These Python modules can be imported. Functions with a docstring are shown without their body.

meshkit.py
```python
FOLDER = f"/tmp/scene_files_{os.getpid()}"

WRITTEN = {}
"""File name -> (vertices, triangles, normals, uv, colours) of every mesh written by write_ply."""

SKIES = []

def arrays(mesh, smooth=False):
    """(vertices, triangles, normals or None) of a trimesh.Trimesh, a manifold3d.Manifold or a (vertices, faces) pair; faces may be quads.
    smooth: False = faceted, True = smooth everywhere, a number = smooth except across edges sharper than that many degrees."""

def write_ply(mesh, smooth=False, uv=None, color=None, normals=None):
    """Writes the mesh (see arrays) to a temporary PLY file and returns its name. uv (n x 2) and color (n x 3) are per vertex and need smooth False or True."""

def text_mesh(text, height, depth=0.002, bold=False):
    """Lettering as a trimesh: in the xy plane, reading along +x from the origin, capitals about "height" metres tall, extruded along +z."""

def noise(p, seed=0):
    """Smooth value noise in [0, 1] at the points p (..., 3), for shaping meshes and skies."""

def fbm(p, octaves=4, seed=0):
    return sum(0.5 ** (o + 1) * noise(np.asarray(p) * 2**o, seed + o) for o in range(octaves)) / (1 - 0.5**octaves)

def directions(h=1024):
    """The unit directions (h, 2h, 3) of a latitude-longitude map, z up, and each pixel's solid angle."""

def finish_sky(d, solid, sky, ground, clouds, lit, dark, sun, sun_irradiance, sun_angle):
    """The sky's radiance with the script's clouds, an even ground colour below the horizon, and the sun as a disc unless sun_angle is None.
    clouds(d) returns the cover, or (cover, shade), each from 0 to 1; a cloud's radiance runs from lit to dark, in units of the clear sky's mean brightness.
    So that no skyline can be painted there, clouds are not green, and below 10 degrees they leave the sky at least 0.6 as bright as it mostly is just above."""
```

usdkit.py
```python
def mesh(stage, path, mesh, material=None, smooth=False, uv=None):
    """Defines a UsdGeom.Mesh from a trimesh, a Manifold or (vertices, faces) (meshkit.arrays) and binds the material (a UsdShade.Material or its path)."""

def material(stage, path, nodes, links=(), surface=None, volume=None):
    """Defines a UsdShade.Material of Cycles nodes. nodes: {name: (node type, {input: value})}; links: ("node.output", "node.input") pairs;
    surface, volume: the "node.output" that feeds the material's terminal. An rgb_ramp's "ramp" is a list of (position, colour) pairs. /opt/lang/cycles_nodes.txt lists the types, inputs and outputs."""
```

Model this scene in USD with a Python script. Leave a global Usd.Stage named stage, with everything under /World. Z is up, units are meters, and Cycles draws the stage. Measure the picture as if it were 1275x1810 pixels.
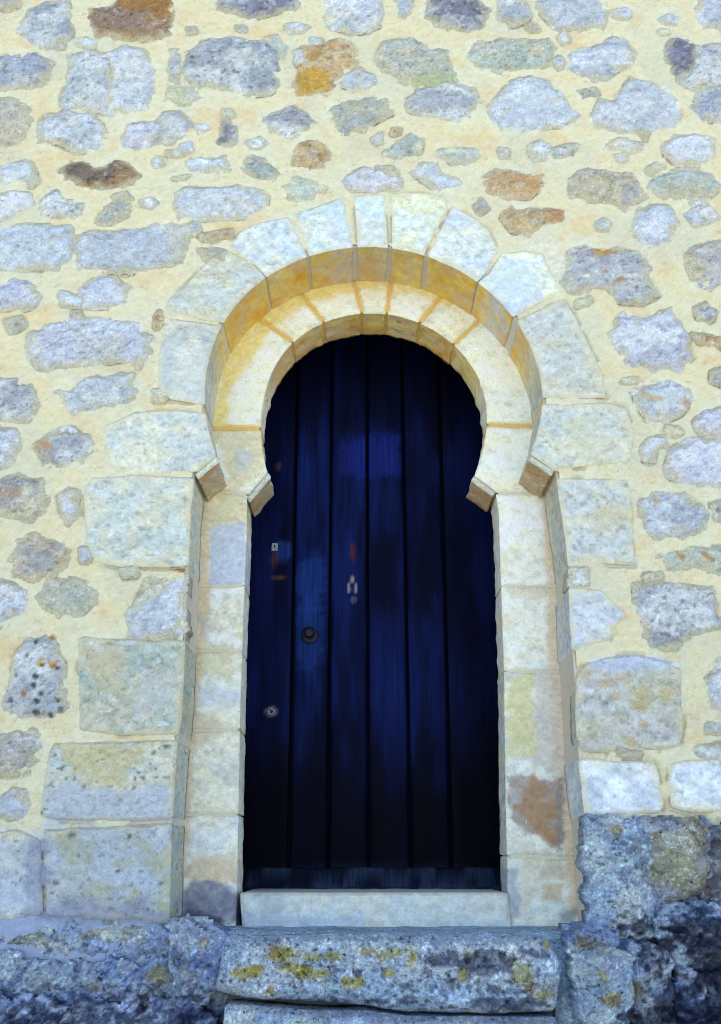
import math, random
import numpy as np, trimesh, usdkit, meshkit, shapely
from shapely.geometry import Polygon, LineString, Point, box as sbox
from shapely.ops import split as shp_split, unary_union
from scipy.spatial import Delaunay
from pxr import Usd, UsdGeom, UsdLux, UsdShade, Gf, Sdf, Vt

stage = Usd.Stage.CreateInMemory()
UsdGeom.SetStageUpAxis(stage, 'Z'); UsdGeom.SetStageMetersPerUnit(stage, 1.0)
UsdGeom.Xform.Define(stage, '/World'); UsdGeom.Scope.Define(stage, '/World/Looks')
random.seed(4); RNG = np.random.default_rng(4)

# ------------------------------------------------------------------ camera, sky, sun, exposure
PW, PH, F = 1275.0, 1810.0, 1760.0           # the photograph's size and focal length in its pixels
PITCH = math.radians(19.0)
CAM = np.array([0.0, -3.2, 0.75])
EXPOSURE = 1.25
cam = UsdGeom.Camera.Define(stage, '/World/camera')
cam.CreateFocalLengthAttr(35.0)
cam.CreateHorizontalApertureAttr(35.0 * PW / F); cam.CreateVerticalApertureAttr(35.0 * PH / F)
cam.CreateClippingRangeAttr(Gf.Vec2f(0.05, 2000))
cam.AddTranslateOp().Set(Gf.Vec3d(*CAM)); cam.AddRotateXOp().Set(90 + math.degrees(PITCH))
cam.CreateExposureAttr(EXPOSURE)

SUN_EL, SUN_DIR = math.radians(68), np.array([-0.55, 0.83])       # the sun stands behind the wall: its face lies in open shade
SUN_DIR = SUN_DIR / np.linalg.norm(SUN_DIR)
SUN_ROT = math.atan2(SUN_DIR[0], SUN_DIR[1])
dome = UsdLux.DomeLight.Define(stage, '/World/sky')
skymat = usdkit.material(stage, '/World/Looks/sky', {
    'sky': ('sky_texture', {'sky_type': 'single_scattering', 'sun_disc': False, 'sun_elevation': SUN_EL, 'sun_rotation': SUN_ROT}),
    'tc': ('texture_coordinate', {}),
    'map': ('mapping', {'mapping_type': 'point', 'scale': (1.0, 1.0, 2.2)}),
    'n': ('noise_texture', {'scale': 2.2, 'detail': 6, 'roughness': 0.6}),
    'cr': ('rgb_ramp', {'ramp': [(0.46, (0, 0, 0)), (0.70, (0.25, 0.25, 0.25))]}),
    'mx': ('mix_color', {'b': (10.5, 10.6, 10.9), 'use_clamp': False}),
    'bg': ('background_shader', {'strength': 0.13})},
    [('tc.generated', 'map.vector'), ('map.vector', 'n.vector'), ('n.fac', 'cr.fac'), ('cr.color', 'mx.fac'), ('sky.color', 'mx.a'),
     ('mx.result', 'bg.color')], surface='bg.background')
UsdShade.MaterialBindingAPI.Apply(dome.GetPrim()).Bind(skymat)
dome.GetPrim().SetCustomDataByKey('kind', 'structure')
sun = UsdLux.DistantLight.Define(stage, '/World/sun')
sun.CreateNormalizeAttr(True); sun.CreateIntensityAttr(1.0); sun.CreateAngleAttr(0.53); sun.CreateColorAttr(Gf.Vec3f(1.0, 0.95, 0.87))
_d = np.array([SUN_DIR[0] * math.cos(SUN_EL), SUN_DIR[1] * math.cos(SUN_EL), math.sin(SUN_EL)])
sun.AddRotateZOp().Set(-math.degrees(SUN_ROT)); sun.AddRotateXOp().Set(-(90 - math.degrees(SUN_EL)))

# ------------------------------------------------------------------ helpers
def lin(c):
    c = np.asarray(c, float) / 255.0
    return np.where(c < 0.04045, c / 12.92, ((c + 0.055) / 1.055) ** 2.4)
KAL = np.array([0.76, 0.78, 0.75])        # from the tone in the picture to a base colour
def alb(c): return np.clip(lin(c) * KAL, 0.004, 0.80)

RGT = np.array([1.0, 0, 0]); FWD = np.array([0, math.cos(PITCH), math.sin(PITCH)]); UPV = np.array([0, -math.sin(PITCH), math.cos(PITCH)])
def at(px, py, Y=0.0):
    """where the sight line of a pixel of the photograph meets the upright plane y = Y, as (x, z)"""
    d = FWD + RGT * (px - PW / 2) / F + UPV * (PH / 2 - py) / F
    t = (Y - CAM[1]) / d[1]
    p = CAM + t * d
    return p[0], p[2]
def atl(pts, Y=0.0): return [at(x, y, Y) for x, y in pts]
def proj(x, y, z):
    v = np.array([x, y, z]) - CAM
    k = v @ FWD
    return PW / 2 + F * (v @ RGT) / k, PH / 2 - F * (v @ UPV) / k
def poly(pts, Y=0.0):
    p = Polygon(atl(pts, Y))
    return p if p.is_valid else p.buffer(0)
def biggest(g): return max(g.geoms, key=lambda q: q.area) if hasattr(g, 'geoms') else g
def chaikin(p, n=1):
    c = np.array(p.exterior.coords)[:-1]
    for _ in range(n):
        b = np.roll(c, -1, 0)
        c = np.stack([0.8 * c + 0.2 * b, 0.2 * c + 0.8 * b], 1).reshape(-1, 2)
    q = Polygon(c)
    return q if q.is_valid else biggest(q.buffer(0))
def smooth01(x): x = np.clip(x, 0, 1); return x * x * (3 - 2 * x)
def sdist(p, xz):
    """signed distance to a polygon's outline, inside positive"""
    d = np.full(len(xz), 1e9)
    rings = [p.exterior] + list(p.interiors)
    for r in rings:
        c = np.array(r.coords); a, b = c[:-1], c[1:]
        for i in range(0, len(a), 64):
            A, B = a[i:i + 64], b[i:i + 64]
            e = B - A; L = (e ** 2).sum(1) + 1e-12
            w = xz[:, None] - A
            t = np.clip((w * e).sum(2) / L, 0, 1)
            d = np.minimum(d, np.sqrt(((w - t[..., None] * e) ** 2).sum(2)).min(1))
    ins = shapely.contains_xy(p, xz[:, 0], xz[:, 1])
    return np.where(ins, d, -d)
N3, FB = meshkit.noise, meshkit.fbm

USED = {}
def numbered(parent, name):
    k = (parent, name); USED[k] = USED.get(k, -1) + 1
    return f'{parent}/{name}' + (f'_{USED[k]:03d}' if USED[k] else '')
def say(prim, label=None, category=None, group=None, kind=None):
    for k, v in (('label', label), ('category', category), ('group', group), ('kind', kind)):
        if v: prim.SetCustomDataByKey(k, v)
    return prim
def thing(name, label, category, loc=(0, 0, 0), group=None):
    x = UsdGeom.Xform.Define(stage, numbered('/World', name)); x.AddTranslateOp().Set(Gf.Vec3d(*loc))
    x.GetPrim().SetCustomDataByKey('base', Gf.Vec3d(*loc))
    return say(x.GetPrim(), label, category, group)
def put(parent, name, v, f, mat, col=None, smooth=True, label=None, kind=None):
    base = np.array(parent.GetCustomDataByKey('base') or (0, 0, 0), float) if parent else np.zeros(3)
    par = str(parent.GetPath()) if parent else '/World'
    m = usdkit.mesh(stage, numbered(par, name), (np.asarray(v, float) - base, f), mat, smooth=smooth)
    if col is not None:
        UsdGeom.PrimvarsAPI(m).CreatePrimvar('col', Sdf.ValueTypeNames.Color3fArray, 'vertex').Set(Vt.Vec3fArray.FromNumpy(np.asarray(col, np.float32)))
    say(m.GetPrim(), label=label, kind=kind)
    return m.GetPrim()

# ------------------------------------------------------------------ materials
def stone_material(name, rough, grain, relief, coarse=45, speck=0.0, flake=0.0, more=0.0):
    return usdkit.material(stage, f'/World/Looks/{name}', {
        'a': ('attribute', {'attribute': 'col'}),
        'g': ('geometry', {}),
        'n1': ('noise_texture', {'scale': 160, 'detail': 4, 'roughness': 0.65}),
        'n2': ('noise_texture', {'scale': coarse, 'detail': 5, 'roughness': 0.6}),
        'r1': ('rgb_ramp', {'ramp': [(0.25, (1 - grain,) * 3), (0.5, (1, 1, 1)), (0.75, (1 + 0.6 * grain,) * 3)]}),
        'mul': ('mix_color', {'blend_type': 'multiply', 'fac': 1.0, 'use_clamp': False}),
        'n3': ('noise_texture', {'scale': 85, 'detail': 6, 'roughness': 0.72, 'distortion': 0.6}),
        'n4': ('noise_texture', {'scale': 14, 'detail': 3}),
        'off': ('math', {'math_type': 'multiply_add', 'value2': 0.35, 'value3': -0.175}), 'sum': ('math', {'math_type': 'add'}),
        'r3': ('rgb_ramp', {'ramp': [(0.28 + more, (1 - speck,) * 3), (0.345 + more, (1 - 0.3 * speck,) * 3), (0.40 + more, (1, 1, 1)), (0.56 - more / 3, (1, 1, 1)), (0.65 - more / 3, (1 + flake,) * 3)]}),
        'mul2': ('mix_color', {'blend_type': 'multiply', 'fac': 1.0, 'use_clamp': False}),
        'h3': ('math', {'math_type': 'multiply_add', 'value2': 1.2 * (speck + 0.1)}),
        'hm': ('math', {'math_type': 'multiply', 'value2': 0.35}),
        'hs': ('math', {'math_type': 'add'}),
        'b': ('bump', {'strength': 1.0, 'distance': relief}),
        'p': ('principled_bsdf', {'roughness': rough, 'specular_ior_level': 0.25})},
        [('g.position', 'n1.vector'), ('g.position', 'n2.vector'), ('n1.fac', 'r1.fac'), ('a.color', 'mul.a'), ('r1.color', 'mul.b'),
         ('g.position', 'n3.vector'), ('g.position', 'n4.vector'), ('n4.fac', 'off.value1'), ('off.value', 'sum.value1'), ('n3.fac', 'sum.value2'), ('sum.value', 'r3.fac'),
         ('mul.result', 'mul2.a'), ('r3.color', 'mul2.b'), ('n3.fac', 'h3.value1'), ('hs.value', 'h3.value3'),
         ('mul2.result', 'p.base_color'), ('n1.fac', 'hm.value1'), ('hm.value', 'hs.value1'), ('n2.fac', 'hs.value2'), ('h3.value', 'b.height'),
         ('b.normal', 'p.normal')], surface='p.BSDF')
M_STONE = stone_material('rubble_limestone', 0.85, 0.30, 0.016, speck=0.45, flake=0.35)
M_ASHLAR = stone_material('dressed_limestone', 0.85, 0.18, 0.005, speck=0.16, flake=0.12)
M_PITTED = stone_material('pitted_limestone', 0.87, 0.24, 0.008, speck=0.55, flake=0.15)
M_MORTAR = stone_material('lime_mortar', 0.92, 0.14, 0.005, 60, speck=0.10, flake=0.06)
M_BASE = stone_material('weathered_base_stone', 0.88, 0.45, 0.020, 70, speck=0.92, flake=0.9, more=0.045)
M_DOOR = usdkit.material(stage, '/World/Looks/painted_wood', {
    'a': ('attribute', {'attribute': 'col'}), 'g': ('geometry', {}),
    'm': ('mapping', {'mapping_type': 'point', 'scale': (130, 30, 4)}),
    'n': ('noise_texture', {'scale': 1.0, 'detail': 6, 'roughness': 0.65}),
    'n2': ('noise_texture', {'scale': 240, 'detail': 2}),
    'r': ('rgb_ramp', {'ramp': [(0.3, (0.55,) * 3), (0.5, (1, 1, 1)), (0.7, (1.5,) * 3)]}),
    'rr': ('rgb_ramp', {'ramp': [(0.3, (0.42,) * 3), (0.7, (0.62,) * 3)]}),
    'mul': ('mix_color', {'blend_type': 'multiply', 'fac': 1.0, 'use_clamp': False}),
    'hs': ('math', {'math_type': 'add'}), 'hm': ('math', {'math_type': 'multiply', 'value2': 0.3}),
    'b': ('bump', {'strength': 0.6, 'distance': 0.003}),
    'p': ('principled_bsdf', {'specular_ior_level': 0.04})},
    [('g.position', 'm.vector'), ('m.vector', 'n.vector'), ('g.position', 'n2.vector'), ('n.fac', 'r.fac'), ('n.fac', 'rr.fac'), ('a.color', 'mul.a'), ('r.color', 'mul.b'),
     ('mul.result', 'p.base_color'), ('rr.color', 'p.roughness'), ('n2.fac', 'hm.value1'), ('hm.value', 'hs.value1'), ('n.fac', 'hs.value2'), ('hs.value', 'b.height'), ('b.normal', 'p.normal')], surface='p.BSDF')
M_IRON = usdkit.material(stage, '/World/Looks/dark_iron', {
    'n': ('noise_texture', {'scale': 90, 'detail': 4}), 'g': ('geometry', {}),
    'r': ('rgb_ramp', {'ramp': [(0.35, (0.003, 0.004, 0.010)), (0.7, (0.008, 0.010, 0.02))]}),
    'p': ('principled_bsdf', {'roughness': 0.42, 'specular_ior_level': 0.25})},
    [('g.position', 'n.vector'), ('n.fac', 'r.fac'), ('r.color', 'p.base_color')], surface='p.BSDF')
M_PLATE = usdkit.material(stage, '/World/Looks/worn_metal', {
    'n': ('noise_texture', {'scale': 220, 'detail': 4}), 'g': ('geometry', {}),
    'r': ('rgb_ramp', {'ramp': [(0.35, (0.10, 0.10, 0.12)), (0.6, (0.42, 0.42, 0.45))]}),
    'p': ('principled_bsdf', {'roughness': 0.6, 'metallic': 0.2})},
    [('g.position', 'n.vector'), ('n.fac', 'r.fac'), ('r.color', 'p.base_color')], surface='p.BSDF')
M_GROUND = usdkit.material(stage, '/World/Looks/pale_earth', {
    'n': ('noise_texture', {'scale': 1.3, 'detail': 8, 'roughness': 0.65}), 'g': ('geometry', {}),
    'r': ('rgb_ramp', {'ramp': [(0.3, (0.38, 0.37, 0.33)), (0.7, (0.52, 0.50, 0.45))]}),
    'b': ('bump', {'strength': 0.6, 'distance': 0.03}),
    'p': ('principled_bsdf', {'roughness': 0.95, 'specular_ior_level': 0.1})},
    [('g.position', 'n.vector'), ('n.fac', 'r.fac'), ('r.color', 'p.base_color'), ('n.fac', 'b.height'), ('b.normal', 'p.normal')], surface='p.BSDF')

# ------------------------------------------------------------------ stone kinds: main tone, second tone, pits, relief, proudness
KIND = {
    'b': ((214, 219, 227), (194, 202, 214), .40, .0060, .007),
    'l': ((202, 207, 223), (218, 222, 233), .40, .0070, .008),
    'g': ((176, 180, 193), (214, 218, 222), .65, .0105, .008),
    'G': ((142, 146, 164), (194, 198, 208), .75, .0130, .010),
    'w': ((224, 232, 248), (206, 214, 226), .20, .0070, .006),
    'y': ((184, 190, 186), (198, 196, 178), .40, .0050, .005),
    'Y': ((214, 212, 186), (200, 210, 206), .25, .0040, .004),
    'u': ((192, 203, 212), (206, 211, 206), .30, .0045, .004),
    'q': ((226, 229, 222), (234, 231, 214), .15, .0030, .004),
    'r': ((250, 246, 216), (240, 240, 226), .15, .0030, .004),
    't': ((202, 192, 172), (184, 182, 182), .50, .0080, .007),
    'p': ((196, 204, 206), (206, 206, 190), .85, .0060, .005),
    'o': ((196, 160, 124), (204, 180, 142), .55, .0090, .007),
    'F': ((158, 182, 236), (200, 218, 252), .70, .0120, .010),
    'S': ((184, 206, 246), (214, 228, 252), .60, .0110, .010),
    'N': ((150, 130, 118), (176, 146, 114), .70, .0110, .010),
}
MORTAR = alb((229, 216, 176)); MORTAR2 = alb((226, 217, 184)); MORTAR3 = alb((226, 198, 150))

STAINS = []        # (tag, polygon in x, z, base colour, strength, softness, raggedness)
def stain(tag, pts, col, strength=0.8, soft=0.012, rag=0.03, Y=0.0, freq=26):
    STAINS.append((tag, poly(pts, Y).buffer(0), alb(col), strength, soft, rag, freq))
def blob(tag, px, py, rx, ry, col, strength=0.8, soft=0.012, rag=0.03, Y=0.0, freq=26):
    stain(tag, [(px + rx * math.cos(a), py + ry * math.sin(a)) for a in np.linspace(0, 2 * math.pi, 14)[:-1]], col, strength, soft, rag, Y, freq)
def stained(tag, P, col):
    xz = P[:, [0, 2]]
    for k, (t, pg, c, s, soft, rag, freq) in enumerate(STAINS):
        if t != tag: continue
        x0, z0, x1, z1 = pg.bounds; m = 0.06
        sel = np.nonzero((xz[:, 0] > x0 - m) & (xz[:, 0] < x1 + m) & (xz[:, 1] > z0 - m) & (xz[:, 1] < z1 + m))[0]
        if not len(sel): continue
        d = sdist(pg, xz[sel]) + rag * 2 * (FB(P[sel] * freq, 4, 50 + k) - 0.5)
        w = s * smooth01((d + soft) / (2 * soft))
        w = w * (0.7 + 0.6 * (FB(P[sel] * 60, 3, 90 + k) - 0.2)).clip(0, 1)
        col[sel] = col[sel] * (1 - w[:, None]) + c * w[:, None] * (0.75 + 0.5 * N3(P[sel] * 90, 7))[:, None]
    return col
def stone_colour(P, kind, seed, d=None, smear=0.0, pit=None):
    a, b, pt, _, _ = KIND[kind]; pt = pit if pit is not None else pt
    r = np.random.default_rng(seed)
    ca, cb = alb(a) * (1 + 0.09 * r.normal()) * (1 + 0.025 * r.normal(size=3)), alb(b) * (1 + 0.07 * r.normal())
    off = r.uniform(0, 50, 3)
    big, mid, fine = FB(P * 11 + off, 3, seed), FB(P * 42 + off, 3, seed + 1), N3(P * 130 + off, seed + 2)
    w = smooth01((big - 0.38) / 0.24)[:, None]
    c = ca * (1 - w) + cb * w
    c = c * (1 + 0.75 * (mid - 0.5) + 0.35 * (fine - 0.5))[:, None]
    warm = smooth01((FB(P * 17 + off[::-1], 3, seed + 5) - 0.57) / 0.12)[:, None] * 0.35          # ochre veil in patches
    c = c * (1 - warm) + c * np.array([1.08, 0.95, 0.70]) * warm
    pits = smooth01((0.36 - FB(P * 75 + off, 2, seed + 3)) / 0.10)
    c = c * 1.19 * (1 - pt * 0.75 * pits)[:, None]
    hi = smooth01((FB(P * 50 + off, 3, seed + 4) - 0.62) / 0.1)
    c = c + (alb((236, 240, 248)) - c) * (0.5 * hi)[:, None]
    if d is not None and smear > 0:                                                               # mortar smeared over the stone's rim
        s = smear * smooth01((0.026 - d + 0.07 * (FB(P * 24 + off, 3, seed + 6) - 0.5)) / 0.028)[:, None]
        c = c * (1 - s) + MORTAR2 * s
    return np.clip(c, 0.006, 0.8)

def grid_in(bounds, h):
    x0, z0, x1, z1 = bounds
    nx, nz = max(3, int(math.ceil((x1 - x0) / h)) + 1), max(3, int(math.ceil((z1 - z0) / h)) + 1)
    X, Z = np.meshgrid(np.linspace(x0, x1, nx), np.linspace(z0, z1, nz), indexing='ij')
    i = np.arange(nx * nz).reshape(nx, nz)
    q = np.stack([i[:-1, :-1], i[1:, :-1], i[1:, 1:], i[:-1, 1:]], -1).reshape(-1, 4)
    return X.ravel(), Z.ravel(), q
def skirt(v, f, back):
    """closes a sheet: its border drawn back to y = back, and a back face"""
    e = np.sort(np.vstack([f[:, [0, 1]], f[:, [1, 2]], f[:, [2, 0]]]), 1)
    u, c = np.unique(e, axis=0, return_counts=True)
    border = {tuple(x) for x in u[c == 1]}
    loop = [(a, b) for t in f for a, b in ((t[0], t[1]), (t[1], t[2]), (t[2], t[0])) if tuple(sorted((a, b))) in border]
    ids = sorted({i for ab in loop for i in ab}); n_ = len(ids)
    m = {i: len(v) + k for k, i in enumerate(ids)}               # the border once more, so that the face keeps its own shading
    w = v[ids].copy(); w[:, 1] = back
    ctr = len(v) + 2 * n_
    v2 = np.vstack([v, v[ids], w, [[w[:, 0].mean(), back, w[:, 2].mean()]]])
    nf = []
    for a, b in loop:
        nf += [(m[b], m[a], m[a] + n_), (m[b], m[a] + n_, m[b] + n_), (m[b] + n_, m[a] + n_, ctr)]
    ids = ids + ids
    return v2, np.vstack([f, np.array(nf)]), ids
def compact(v, f, *more):
    u, inv = np.unique(f, return_inverse=True)
    return (v[u], inv.reshape(f.shape)) + tuple(x[u] for x in more)

def rubble(pg, kind, seed, Y0=0.0, prot=None, rough=None, h=0.006, smear=0.75, tag='wall', edge=0.02, jag=0.022, bulge=0.0, fine=1.0):
    """an irregular stone bedded in mortar: a rough face that dips under the mortar at its rim"""
    _, _, _, ro, pr = KIND[kind]
    ro = ro if rough is None else rough; pr = pr if prot is None else prot
    r = np.random.default_rng(seed); off = r.uniform(0, 90, 3)
    x0, z0, x1, z1 = pg.bounds; m = 0.02
    X, Z, q = grid_in((x0 - m, z0 - m, x1 + m, z1 + m), h)
    P = np.stack([X, np.zeros_like(X), Z], 1)
    d = sdist(pg, P[:, [0, 2]]) + jag * (FB(P * 22 + off, 4, seed) - 0.5) * 2
    keep = d > -0.012
    q = q[keep[q].all(1)]
    if len(q) < 4: return None
    f = np.vstack([q[:, [0, 1, 2]], q[:, [0, 2, 3]]])
    size = math.sqrt(pg.area)
    n = (FB(P * 26 * fine + off, 4, seed + 1) - 0.42) * 1.7 + 0.35 * (N3(P * 95 * min(fine, 1.3) + off, seed + 21) - 0.5)
    rid = 0.5 - np.abs(FB(P * 34 * fine + off, 3, seed + 2) - 0.5) * 2
    til = r.normal(size=2) * 0.035
    face = pr + (bulge + (0.006 if size > 0.12 and tag == 'wall' else 0.0)) * smooth01(d / (0.4 * size)) + 1.2 * ro * (1.1 * n + 0.9 * (rid - 0.3)) + til[0] * (X - (x0 + x1) / 2) + til[1] * (Z - (z0 + z1) / 2)
    pits = smooth01((0.34 - FB(P * 75 + np.random.default_rng(seed).uniform(0, 50, 3), 2, seed + 3)) / 0.1)
    face = face - 0.6 * ro * pits
    e = np.clip((d + 0.010) / edge, 0, 1) ** 0.8
    hgt = -0.006 + (face + 0.006) * e
    v = np.stack([X, Y0 - hgt, Z], 1)
    col = stone_colour(P, kind, seed, d, smear); col = stained(tag, P, col)
    v, f, col = compact(v, f, col)
    v, f, ids = skirt(v, f, Y0 + 0.09)
    col = np.vstack([col, col[ids], col[:1]])
    return v, f, col

def block(pg, kind, seed, Y0, Y1, h=0.007, r_edge=0.007, rough=0.0025, side=0.003, inset=0.003, tag='wall', soffit=None, smear=0.5, pit=None, rows=0.013, keep_round=0.006):
    """a dressed stone: an outline drawn back from y = Y0 to Y1, worn at its edges"""
    pg = biggest(pg.buffer(-inset - keep_round).buffer(keep_round, join_style=1))
    if pg.is_empty: return None
    r = np.random.default_rng(seed); off = r.uniform(0, 90, 3)
    L = pg.exterior.length; n = max(12, int(L / h))
    ring = np.array([pg.exterior.interpolate(i / n, normalized=True).coords[0] for i in range(n)])
    if not bool(shapely.is_ccw(pg.exterior)): ring = ring[::-1]
    X, Z, _ = grid_in(pg.bounds, h)
    g = np.stack([X, Z], 1) + r.uniform(-0.15, 0.15, (len(X), 2)) * h
    di = sdist(pg, g); g = g[di > 0.55 * h]
    pts = np.vstack([ring, g])
    tri = Delaunay(pts).simplices
    cen = pts[tri].mean(1)
    tri = tri[shapely.contains_xy(pg, cen[:, 0], cen[:, 1])]
    a, b, c = pts[tri[:, 0]], pts[tri[:, 1]], pts[tri[:, 2]]
    flip = ((b - a)[:, 0] * (c - a)[:, 1] - (b - a)[:, 1] * (c - a)[:, 0]) < 0
    tri[flip] = tri[flip][:, ::-1]                    # counter-clockwise in (x, z): faces -y
    d = sdist(pg, pts); d[:n] = 0
    P = np.stack([pts[:, 0], np.full(len(pts), Y0), pts[:, 1]], 1)
    wear = r_edge * (0.5 + 1.3 * FB(P * 18 + off, 3, seed + 8))
    t = np.clip(1 - d / np.maximum(wear, 1e-4), 0, 1)
    y = Y0 + wear * (1 - np.sqrt(np.clip(1 - t * t, 0, 1))) - rough * 2 * (FB(P * 24 + off, 4, seed + 1) - 0.5) - 0.5 * rough
    pits = smooth01((0.34 - FB(P * 75 + np.random.default_rng(seed).uniform(0, 50, 3), 2, seed + 3)) / 0.1)
    y = y + 0.8 * rough * pits * (d > 0.008)
    V = [np.stack([pts[:, 0], y, pts[:, 1]], 1)]
    D = [d]
    nb = ring - np.roll(ring, 1, 0); nf_ = np.roll(ring, -1, 0) - ring
    tn = nb + nf_; nrm = np.stack([tn[:, 1], -tn[:, 0]], 1); nrm /= np.linalg.norm(nrm, axis=1, keepdims=True) + 1e-12
    ys = np.linspace(Y0 + 1.4 * r_edge, Y1, max(2, int((Y1 - Y0) / rows)))
    F_ = [tri]; V.append(V[0][:n].copy()); D.append(np.zeros(n)); prev = np.arange(len(pts), len(pts) + n); at0 = len(pts) + n
    for k, yy in enumerate(ys):
        Q = np.stack([ring[:, 0], np.full(n, yy), ring[:, 1]], 1)
        dis = side * 2 * (FB(Q * 24 + off, 4, seed + 9) - 0.5) - side * 0.3
        rr = ring + nrm * dis[:, None]
        V.append(np.stack([rr[:, 0], np.full(n, yy), rr[:, 1]], 1)); D.append(np.zeros(n))
        cur = np.arange(at0, at0 + n); at0 += n
        p2, c2 = np.roll(prev, -1), np.roll(cur, -1)
        F_ += [np.stack([prev, cur, c2], 1), np.stack([prev, c2, p2], 1)]
        prev = cur
    v = np.vstack(V); dd = np.concatenate(D)
    col = stone_colour(v, kind, seed, dd + 0.02 * (v[:, 1] > Y0 + 0.02), smear, pit)
    if soffit is not None:                              # mineral stain on the undersides, with warm bounced light painted in
        sc, amount = soffit
        up = np.concatenate([np.zeros(len(pts)), np.tile(smooth01((-nrm[:, 1] - 0.05) / 0.45), len(ys) + 1)])
        w = amount * up * smooth01((v[:, 1] - Y0) / 0.012) * (0.55 + 0.9 * (FB(v * 16 + off, 4, seed + 12) - 0.3)).clip(0, 1)
        c2 = alb(sc) * (0.7 + 0.6 * FB(v * 40 + off, 3, seed + 13))[:, None]
        k2 = smooth01((FB(v * 9 + 7, 3, 77) - 0.5) / 0.12)[:, None] * 0.5
        c2 = c2 * (1 - k2) + alb((236, 150, 22)) * k2
        col = col * (1 - w[:, None]) + c2 * w[:, None]
    col = stained(tag, v * [1, 1, 1], col)
    f = np.vstack(F_)
    # back face
    ctr = np.array([[ring[:, 0].mean(), Y1, ring[:, 1].mean()]])
    v = np.vstack([v, ctr]); col = np.vstack([col, col[:1]])
    f = np.vstack([f, np.stack([np.roll(prev, -1), prev, np.full(n, len(v) - 1)], 1)])
    return v, f, col

def prism(pg, Y0, Y1, colour, h=None):
    m = trimesh.creation.extrude_polygon(pg, Y1 - Y0, engine='earcut')
    v = np.array(m.vertices); v = np.stack([v[:, 0], Y1 - v[:, 2], v[:, 1]], 1)
    f = np.array(m.faces)
    t = trimesh.Trimesh(v, f, process=False); 
    if t.volume < 0: f = f[:, ::-1]
    return v, f, np.tile(colour, (len(v), 1))

# ------------------------------------------------------------------ the openings (outlines in the photograph, put on their planes)
D1, D2, DOORY = 0.24, 0.185, 0.66
O1_PX = [(300, 1640), (304, 1470), (314, 1320), (321, 1281), (329, 1131), (334, 1010), (338, 900), (346, 838), (382, 807), (381, 790), (373, 761), (364, 721), (362, 690), (366, 650), (376, 612), (398, 568), (428, 524), (467, 493),
         (505, 471), (540, 456), (590, 445), (640, 439), (680, 437), (720, 441), (770, 460), (815, 480), (850, 504), (886, 538), (921, 580), (942, 620), (956, 663), (959, 700), (952, 742), (942, 780), (938, 804), (979, 832), (984, 850), (990, 892), (999, 955), (1004, 1000), (1007, 1100), (1014, 1190), (1019, 1270), (1022, 1340), (1029, 1410), (1037, 1470), (1043, 1560), (1049, 1640)]
O2_PX = [(419, 1580), (424, 1300), (430, 1100), (436, 950), (437, 879), (474, 836), (467, 791), (461, 756), (464, 726), (477, 676), (494, 636), (522, 598), (572, 571), (610, 560), (640, 555), (685, 554), (725, 567), (770, 588), (806, 611), (831, 645), (851, 681), (861, 721), (859, 761), (847, 801), (838, 842), (876, 869), (882, 905), (886, 1030), (891, 1181), (893, 1322), (895, 1450), (898, 1580)]
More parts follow.
